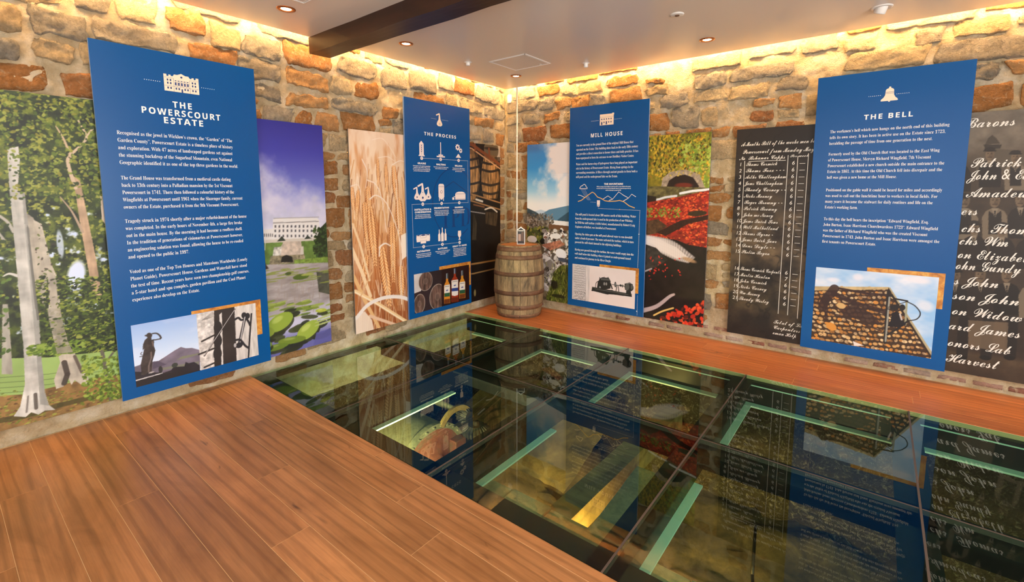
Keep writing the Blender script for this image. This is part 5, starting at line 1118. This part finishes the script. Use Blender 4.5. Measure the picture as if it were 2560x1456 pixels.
icon('milling_icon', [cog(0.800, 0.484, 0.040), cog(0.852, 0.522, 0.030), [(0.766, 0.610), (0.806, 0.566), (0.818, 0.566), (0.858, 0.610)]], [circle(0.800, 0.484, 0.014, 14), circle(0.852, 0.522, 0.010, 14)])
icon('stills_icon', [still(0.233, 1.015, 1.0), still(0.150, 1.030, 0.70), still(0.318, 1.030, 0.70)], [circle(0.233, 1.09, 0.013, 14), circle(0.150, 1.082, 0.009, 12), circle(0.318, 1.082, 0.009, 12), rc(0.229, 1.025, 0.237, 1.034)])
icon('fermenter_icon', [[(0.474, 0.955), (0.480, 0.938), (0.495, 0.930), (0.545, 0.930), (0.560, 0.938), (0.566, 0.955), (0.566, 1.085), (0.545, 1.100), (0.532, 1.116), (0.508, 1.116), (0.495, 1.100), (0.474, 1.085)], rc(0.482, 1.075, 0.492, 1.132), rc(0.548, 1.075, 0.558, 1.132)], [rc(0.474, 0.962, 0.566, 0.965), circle(0.520, 1.025, 0.017, 16)]); a.circ('porthole', 0.520, 1.025, 0.013, M['cream2'], 0.0021)
icon('mash_tun_icon', [[(0.748, 1.122), (0.748, 1.050), (0.770, 1.033), (0.805, 1.024), (0.870, 1.024), (0.905, 1.033), (0.926, 1.050), (0.926, 1.122)], rc(0.698, 1.092, 0.732, 1.122), rc(0.722, 1.080, 0.750, 1.088)], [rc(0.748, 1.049, 0.926, 1.052), rc(0.748, 1.113, 0.926, 1.1155)])
def cask(x, y, w_, h_): return [(x-w_*0.42, y-h_/2), (x+w_*0.42, y-h_/2), (x+w_/2, y), (x+w_*0.42, y+h_/2), (x-w_*0.42, y+h_/2), (x-w_/2, y)]
icon('casks_icon', [cask(0.227, 1.562, 0.092, 0.105), cask(0.155, 1.553, 0.060, 0.080), cask(0.300, 1.553, 0.060, 0.080)], [circle(0.227, 1.518, 0.034, 16, 0.008), circle(0.155, 1.519, 0.021, 14, 0.005), circle(0.300, 1.519, 0.021, 14, 0.005), rc(0.181, 1.548, 0.273, 1.5495), rc(0.181, 1.580, 0.273, 1.5815)])
def bott(x, y, k): return [(x-0.007*k, y-0.09*k), (x+0.007*k, y-0.09*k), (x+0.008*k, y-0.035*k), (x+0.022*k, y-0.012*k), (x+0.022*k, y+0.085*k), (x-0.022*k, y+0.085*k), (x-0.022*k, y-0.012*k), (x-0.008*k, y-0.035*k)]
icon('bottles_icon', [bott(0.524, 1.536, 0.95), bott(0.474, 1.542, 0.80), bott(0.574, 1.542, 0.80)])
icon('glass_icon', [[(0.788, 1.508), (0.838, 1.508), (0.842, 1.560), (0.830, 1.585), (0.820, 1.592), (0.824, 1.610), (0.836, 1.622), (0.790, 1.622), (0.802, 1.610), (0.806, 1.592), (0.796, 1.585), (0.784, 1.560)]])
a.dots([(0.229, 0.644), (0.975, 0.640), (0.975, 1.160), (0.075, 1.163), (0.080, 1.650), (0.813, 1.654)], 0.0115, 0.0025)
for n_, (x, y) in enumerate(((0.229, 0.645), (0.517, 0.644), (0.814, 0.642), (0.816, 1.160), (0.521, 1.162), (0.231, 1.163), (0.230, 1.651), (0.522, 1.652), (0.813, 1.655))):
    c_ = a.circ('number_disc', x, y, 0.020, M['cream2'], 0.0014); text(c_, 'number', [(str(n_+1),)+a.P(x, y+0.0095)], 0.028, M['deep'], PD+0.0020, lambda q: q, 'CENTER', None, 0.03, 1.0, 1)
G = [('GRAINS', 0.228, 0.712, 0.125, ['Cereal grains are the staple key ingredients', 'required to make whiskey. They provide', 'the starch which becomes alcohol through', 'process of fermentation and distillation.'], 0.255), ('MALTING', 0.522, 0.714, 0.145, ['The barley is soaked for 2-3 days in warm', 'water and dried to become malt.'], 0.235), ('MILLING', 0.813, 0.718, 0.125, ['The malt is ground in a Mill. Husks and', 'other debris are removed, the remaining', 'part is known as ‘grist’'], 0.215),
 ('FERMENTATION', 0.520, 1.224, 0.237, ['The wort is cooled and transferred to', 'washback tanks where yeast is added,', 'and fermentation begins. Fermentation', 'produces alcohol known as wash.'], 0.235), ('MASHING', 0.808, 1.226, 0.140, ['A series of warm waters are added to the', 'grist and a sugary liquid forms in the', 'mash tun. This liquid is known as wort.'], 0.205), ('MATURATION', 0.228, 1.712, 0.192, ['The spirit is transferred to wooden casks', 'and stored for a minimum of 3 years and', '1 day before it can be called Whiskey.'], 0.225), ('BOTTLING', 0.525, 1.711, 0.150, ['Whiskey does not mature in the bottle and', 'is only bottled once it has reached', 'a desired quality.'], 0.235)]
for t_, x, y, w_, ls, lw in G: a.label(t_, x, y, w_); a.small(ls, x, y+0.026, 0.0185, lw, 0.0175)
a.label('DISTILLATION &', 0.231, 1.233, 0.248); a.label('CONDENSATION', 0.231, 1.262, 0.240); a.small(['The wash is heated until alcohol vapours', 'form. Condensation cools these vapours,', 'which are then collected to form new spirit.'], 0.231, 1.288, 0.0185, 0.243, 0.0175)
a.label('READY TO DRINK', 0.815, 1.706, 0.250); a.small(['Whiskey derives its character from many', 'factors: key ingredients, the quality of the', 'new spirit produced in distillation, wood', 'used in maturation, time spent in wood', 'and climatic conditions. The final step is', 'to enjoy whiskey in the company of friends.'], 0.815, 1.732, 0.0185, 0.240, 0.0175)
a.photo(ph_process(), 0.076, 1.957, (0.465, 1.918, 1.008, 2.225))
# ---- panel 3
a = Panel(3, 'blue panel headed mill house with a white house icon beside the valley picture')
a.dots([(0.300, 0.183), (0.405, 0.183)], 0.0115, 0.0025); a.dots([(0.600, 0.185), (0.700, 0.185)], 0.0115, 0.0025)
ic = a.shape('house_icon', [[(0.412, 0.117), (0.570, 0.117), (0.570, 0.110), (0.594, 0.110), (0.594, 0.130), (0.590, 0.132), (0.590, 0.243), (0.412, 0.243)]], M['cream'], 0.0010)
for q in [rc(x, y, x+0.012, y+0.016) for x in (0.432, 0.462, 0.492, 0.522, 0.552) for y in (0.166, 0.202) if not (y > 0.2 and x == 0.492)]+[rc(0.490, 0.200, 0.506, 0.236), rc(0.412, 0.150, 0.590, 0.1515), rc(0.430, 0.214, 0.446, 0.238)]: a.shape('window_mark', [q], M['deep'], 0.0016, ic)
a.head('MILL HOUSE', 0.373, 0.045, 0.410, 0.500)
for ls, y, w_ in ((['You are currently in the ground floor of the original Mill House that', 'operated on the Estate. This building dates back to the early 18th century', 'and provides a direct connection to former times and daily practice. It has', 'been repurposed to form the entrance to our Distillery Visitor Centre.'], 0.470, 0.805), (['Water and the harnessing of hydropower have long played an important', 'role in the history of Powerscourt Estate. Rising from springs in the', 'surrounding mountains, it filters through ancient granite to form both a', 'mill pond and the underground lake on the Estate.'], 0.698, 0.800),
 (['The mill pond is located about 300 metres north of this building. Water', 'from the underground lake is used in the production of our Whiskey.', 'In 1910 the mill turbine (visible below), manufactured by Robert Craig', 'Engineers of Belfast, was installed at Powerscourt.'], 1.315, 0.800), (['Opening the sluice gate at the mill pond allowed water to run downhill', 'under a head of pressure. The water activated the turbine, which in turn', 'powered the mill wheels housed in the adjoining buildings.'], 1.560, 0.780), (['Having now passed through the turbine, the water would empty into the', 'well shaft below this building where it joined an underground tunnel', 'and continued its journey to the River Dargle.'], 1.757, 0.785)): a.para(ls, 0.096, y, 0.0515, w_, 0.0395)
a.label('THE MOUNTAINS', 0.606, 0.940, 0.245, 0.020); a.small(['With an average annual rainfall of c.2,000 mm (79”) on the Wicklow Mountains,', 'we aren’t short of a drop and harvesting this water as it made its way to the sea', 'was the ideal way to power the Mill.'], 0.606, 0.966, 0.0215, 0.440, 0.0185)
a.ribbon('cloud_icon', [(0.155, 0.985), (0.260, 0.985), (0.258, 0.972), (0.242, 0.962), (0.238, 0.945), (0.220, 0.932), (0.202, 0.936), (0.190, 0.950), (0.175, 0.950), (0.166, 0.962), (0.155, 0.974), (0.155, 0.985)], 0.008, M['cream2'], 0.0012)
for k in range(4): a.dots([(0.175+k*0.018, 0.995), (0.215+k*0.016, 1.06), (0.275+k*0.012, 1.13)], 0.011, 0.002)
a.ribbon('white_hill_line', [(0.130, 1.064), (0.165, 1.066), (0.231, 1.095)], 0.007, M['cream2'], 0.0012); a.ribbon('white_hill_line', [(0.470, 1.112), (0.539, 1.070), (0.600, 1.108), (0.676, 1.022), (0.735, 1.060), (0.800, 1.092), (0.838, 1.048), (0.890, 1.078)], 0.007, M['cream2'], 0.0012); a.ribbon('white_hill_line', [(0.552, 1.125), (0.600, 1.108)], 0.007, M['cream2'], 0.0012); a.ribbon('white_hill_line', [(0.735, 1.130), (0.800, 1.092)], 0.007, M['cream2'], 0.0012)
a.ribbon('orange_hill_line', [(0.131, 1.143), (0.180, 1.128), (0.260, 1.070), (0.330, 1.026), (0.360, 1.042), (0.400, 1.085), (0.445, 1.099), (0.500, 1.128), (0.560, 1.135), (0.640, 1.130), (0.690, 1.122), (0.745, 1.137), (0.810, 1.182), (0.880, 1.205)], 0.010, M['orange_ink'], 0.0015)
a.shape('well_icon', [rc(0.395, 1.124, 0.435, 1.176)], M['cream2'], 0.0012)
for x in (0.398, 0.411, 0.424): a.shape('well_drop', [rc(x, 1.176, x+0.008, 1.198 if x != 0.411 else 1.206)], M['cream2'], 0.0012)
a.dots([(0.310, 1.148), (0.390, 1.150)], 0.012, 0.0022); a.dots([(0.415, 1.222), (0.943, 1.232), (0.936, 1.90)], 0.0115, 0.0025); a.dots([(0.944, 2.22), (0.944, 2.46)], 0.0115, 0.0025)
for x, y in ((0.69, 1.227),): a.shape('arrow', [[(x, y-0.007), (x+0.014, y), (x, y+0.007)]], M['orange_ink'], 0.0016)
for y in (1.50, 2.40): a.shape('arrow', [[(0.931, y), (0.947, y), (0.939, y+0.014)]], M['ink'], 0.0016)
a.photo(ph_turbine(), 0.065, 1.930, (0.446, 1.900, 0.951, 2.197))
# ---- panel 4
a = Panel(4, 'large blue panel headed the bell, rightmost, with a cream bell icon')
a.dots([(0.372, 0.203), (0.462, 0.203)]); a.dots([(0.556, 0.203), (0.645, 0.203)])
ic = a.shape('bell_icon', [[(0.452, 0.250), (0.456, 0.238), (0.470, 0.225), (0.480, 0.205), (0.482, 0.165), (0.488, 0.156), (0.500, 0.150), (0.503, 0.148), (0.503, 0.138), (0.515, 0.138), (0.515, 0.148), (0.530, 0.156), (0.536, 0.165), (0.538, 0.205), (0.548, 0.225), (0.562, 0.238), (0.566, 0.250), (0.560, 0.253), (0.516, 0.253), (0.514, 0.260), (0.504, 0.260), (0.502, 0.253), (0.458, 0.253)]], M['cream'], 0.0010)
for y in (0.180, 0.190): a.shape('bell_band', [rc(0.482, y, 0.538, y+0.0025)], M['deep'], 0.0016, ic)
a.head('THE BELL', 0.394, 0.041, 0.320, 0.510)
for ls, y, w_ in ((['The workmen’s bell which now hangs on the north end of this building', 'tells its own story. It has been in active use on the Estate since 1723,', 'heralding the passage of time from one generation to the next.'], 0.490, 0.780), (['Formerly used by the Old Church that was located to the East Wing', 'of Powerscourt House, Mervyn Richard Wingfield, 7th Viscount', 'Powerscourt established a new church outside the main entrance to the', 'Estate in 1861. At this time the Old Church fell into disrepair and the', 'bell was given a new home at the Mill House.'], 0.686, 0.772),
 (['Positioned on the gable wall it could be heard for miles and accordingly', 'was used to call out the lunchtime hour to workers in local fields. For', 'many years it became the stalwart for daily routines and life on the', 'Estate’s working farm.'], 1.002, 0.776), (['To this day the bell bears the inscription “Edward Wingfield, Esq.', 'John Burton, Isaac Harrison Churchwardens 1723”. Edward Wingfield', 'was the father of Richard Wingfield who was the created Viscount', 'Powerscourt in 1743. John Burton and Isaac Harrison were amongst the', 'first tenants on Powerscourt Estate.'], 1.262, 0.790)): a.para(ls, 0.115, y, 0.0512, w_, 0.0375)
a.photo(ph_bell(), 0.085, 1.695, (0.458, 1.660, 0.963, 1.953))

# ---- handwriting on the ledger and on the workmen's picture
HH = ZT-ZB
def hand(root, name, st, u, v, size, width=None, off=0.0, mat='chalk'): text(root, name, [(st, u-0.5, HH-v)], size, M[mat], 0.0413, script, 'LEFT', width, off, 1.0, 2, 0.12)
hand(ledger, 'handwritten_line', 'A Months Bill of the worke men bet', 0.045, 0.165, 0.060, 0.640); hand(ledger, 'handwritten_line', 'Powerscourt from Monday May', 0.060, 0.240, 0.062, 0.600); hand(ledger, 'handwritten_line', 'No  Bshanar Capps', 0.035, 0.300, 0.056, 0.400); hand(ledger, 'handwritten_line', 'Per week', 0.470, 0.290, 0.040, 0.150)
NM = ['Thoms Cormick', 'Thoms Foxx - - -', 'Arthr Challongham', 'Jams Challongham', 'Theady Carney - -', 'Nicks Mooney', 'Roger Browny - -', 'Patrick Browny', 'John mc Nancy', 'Jams Quirk Senr', 'Will Mulholland', 'Thoms Byrne -', 'Jams Quirk Junr', 'Dens Doyle - -', 'Phelim Bryan', 'Thoms Cormick Carpentr', 'Martin Hanlan', 'John Cormick', 'Nicks Carney', 'Wm Mooney', 'Theady Wesley']
for i, st in enumerate(NM):
    v = 0.360+0.0622*i if i < 15 else 1.405+0.0612*(i-15)
    hand(ledger, 'handwritten_row', st, 0.095, v, 0.056, min(0.36, 0.021*len(st))); hand(ledger, 'handwritten_number', str(i+1), 0.035, v, 0.050)
    hand(ledger, 'handwritten_number', '7' if i == 16 else '6', 0.490, v, 0.052)
    MB().poly([(0.055, HH-v+0.008), (0.100, HH-v+0.008), (0.100, HH-v+0.0115), (0.055, HH-v+0.0115)], 0.0413).build('dash', M['chalk'], ledger)
for x, v0, v1 in ((0.082, 0.31, 1.73), (0.455, 0.27, 1.80), (0.535, 0.28, 1.80), (0.618, 0.26, 1.82)):
    MB().poly([(x-0.5, HH-v1), (x-0.4955, HH-v1), (x-0.4955, HH-v0), (x-0.5, HH-v0)], 0.0414).build('rule_line', M['chalk'], ledger)
MB().poly([(-0.38, HH-0.318), (-0.06, HH-0.318), (-0.06, HH-0.314), (-0.38, HH-0.314)], 0.0413).build('underline', M['chalk'], ledger)
for st, v in (('Total of Labour', 1.900), ('Carpenters', 1.955), ('oman Help', 2.010)): hand(ledger, 'handwritten_line', st, 0.420, v, 0.056, 0.022*len(st))
for st, u, v, w_ in (('Barons', 0.300, 0.115, 0.28), ('Patrick', 0.365, 0.420, 0.270), ('John & Edw', 0.365, 0.515, 0.40), ('Amadeus', 0.365, 0.650, 0.36), ('ers', 0.345, 0.790, 0.09), ('chs  Thomas', 0.355, 0.925, 0.44), ('chs Wm', 0.350, 1.025, 0.27), ('on Elizabeth', 0.350, 1.135, 0.43), ('ohn Gundy', 0.345, 1.225, 0.36), ('s John', 0.345, 1.350, 0.25), ('son John', 0.345, 1.470, 0.37), ('on Widow', 0.350, 1.595, 0.39), ('ard James', 0.340, 1.720, 0.40), ('onors Lab', 0.345, 1.860, 0.36), ('Harvest', 0.345, 1.990, 0.31)):
    hand(workers, 'handwritten_line', st, u, v, 0.115, w_, 0.0)
flush_text()
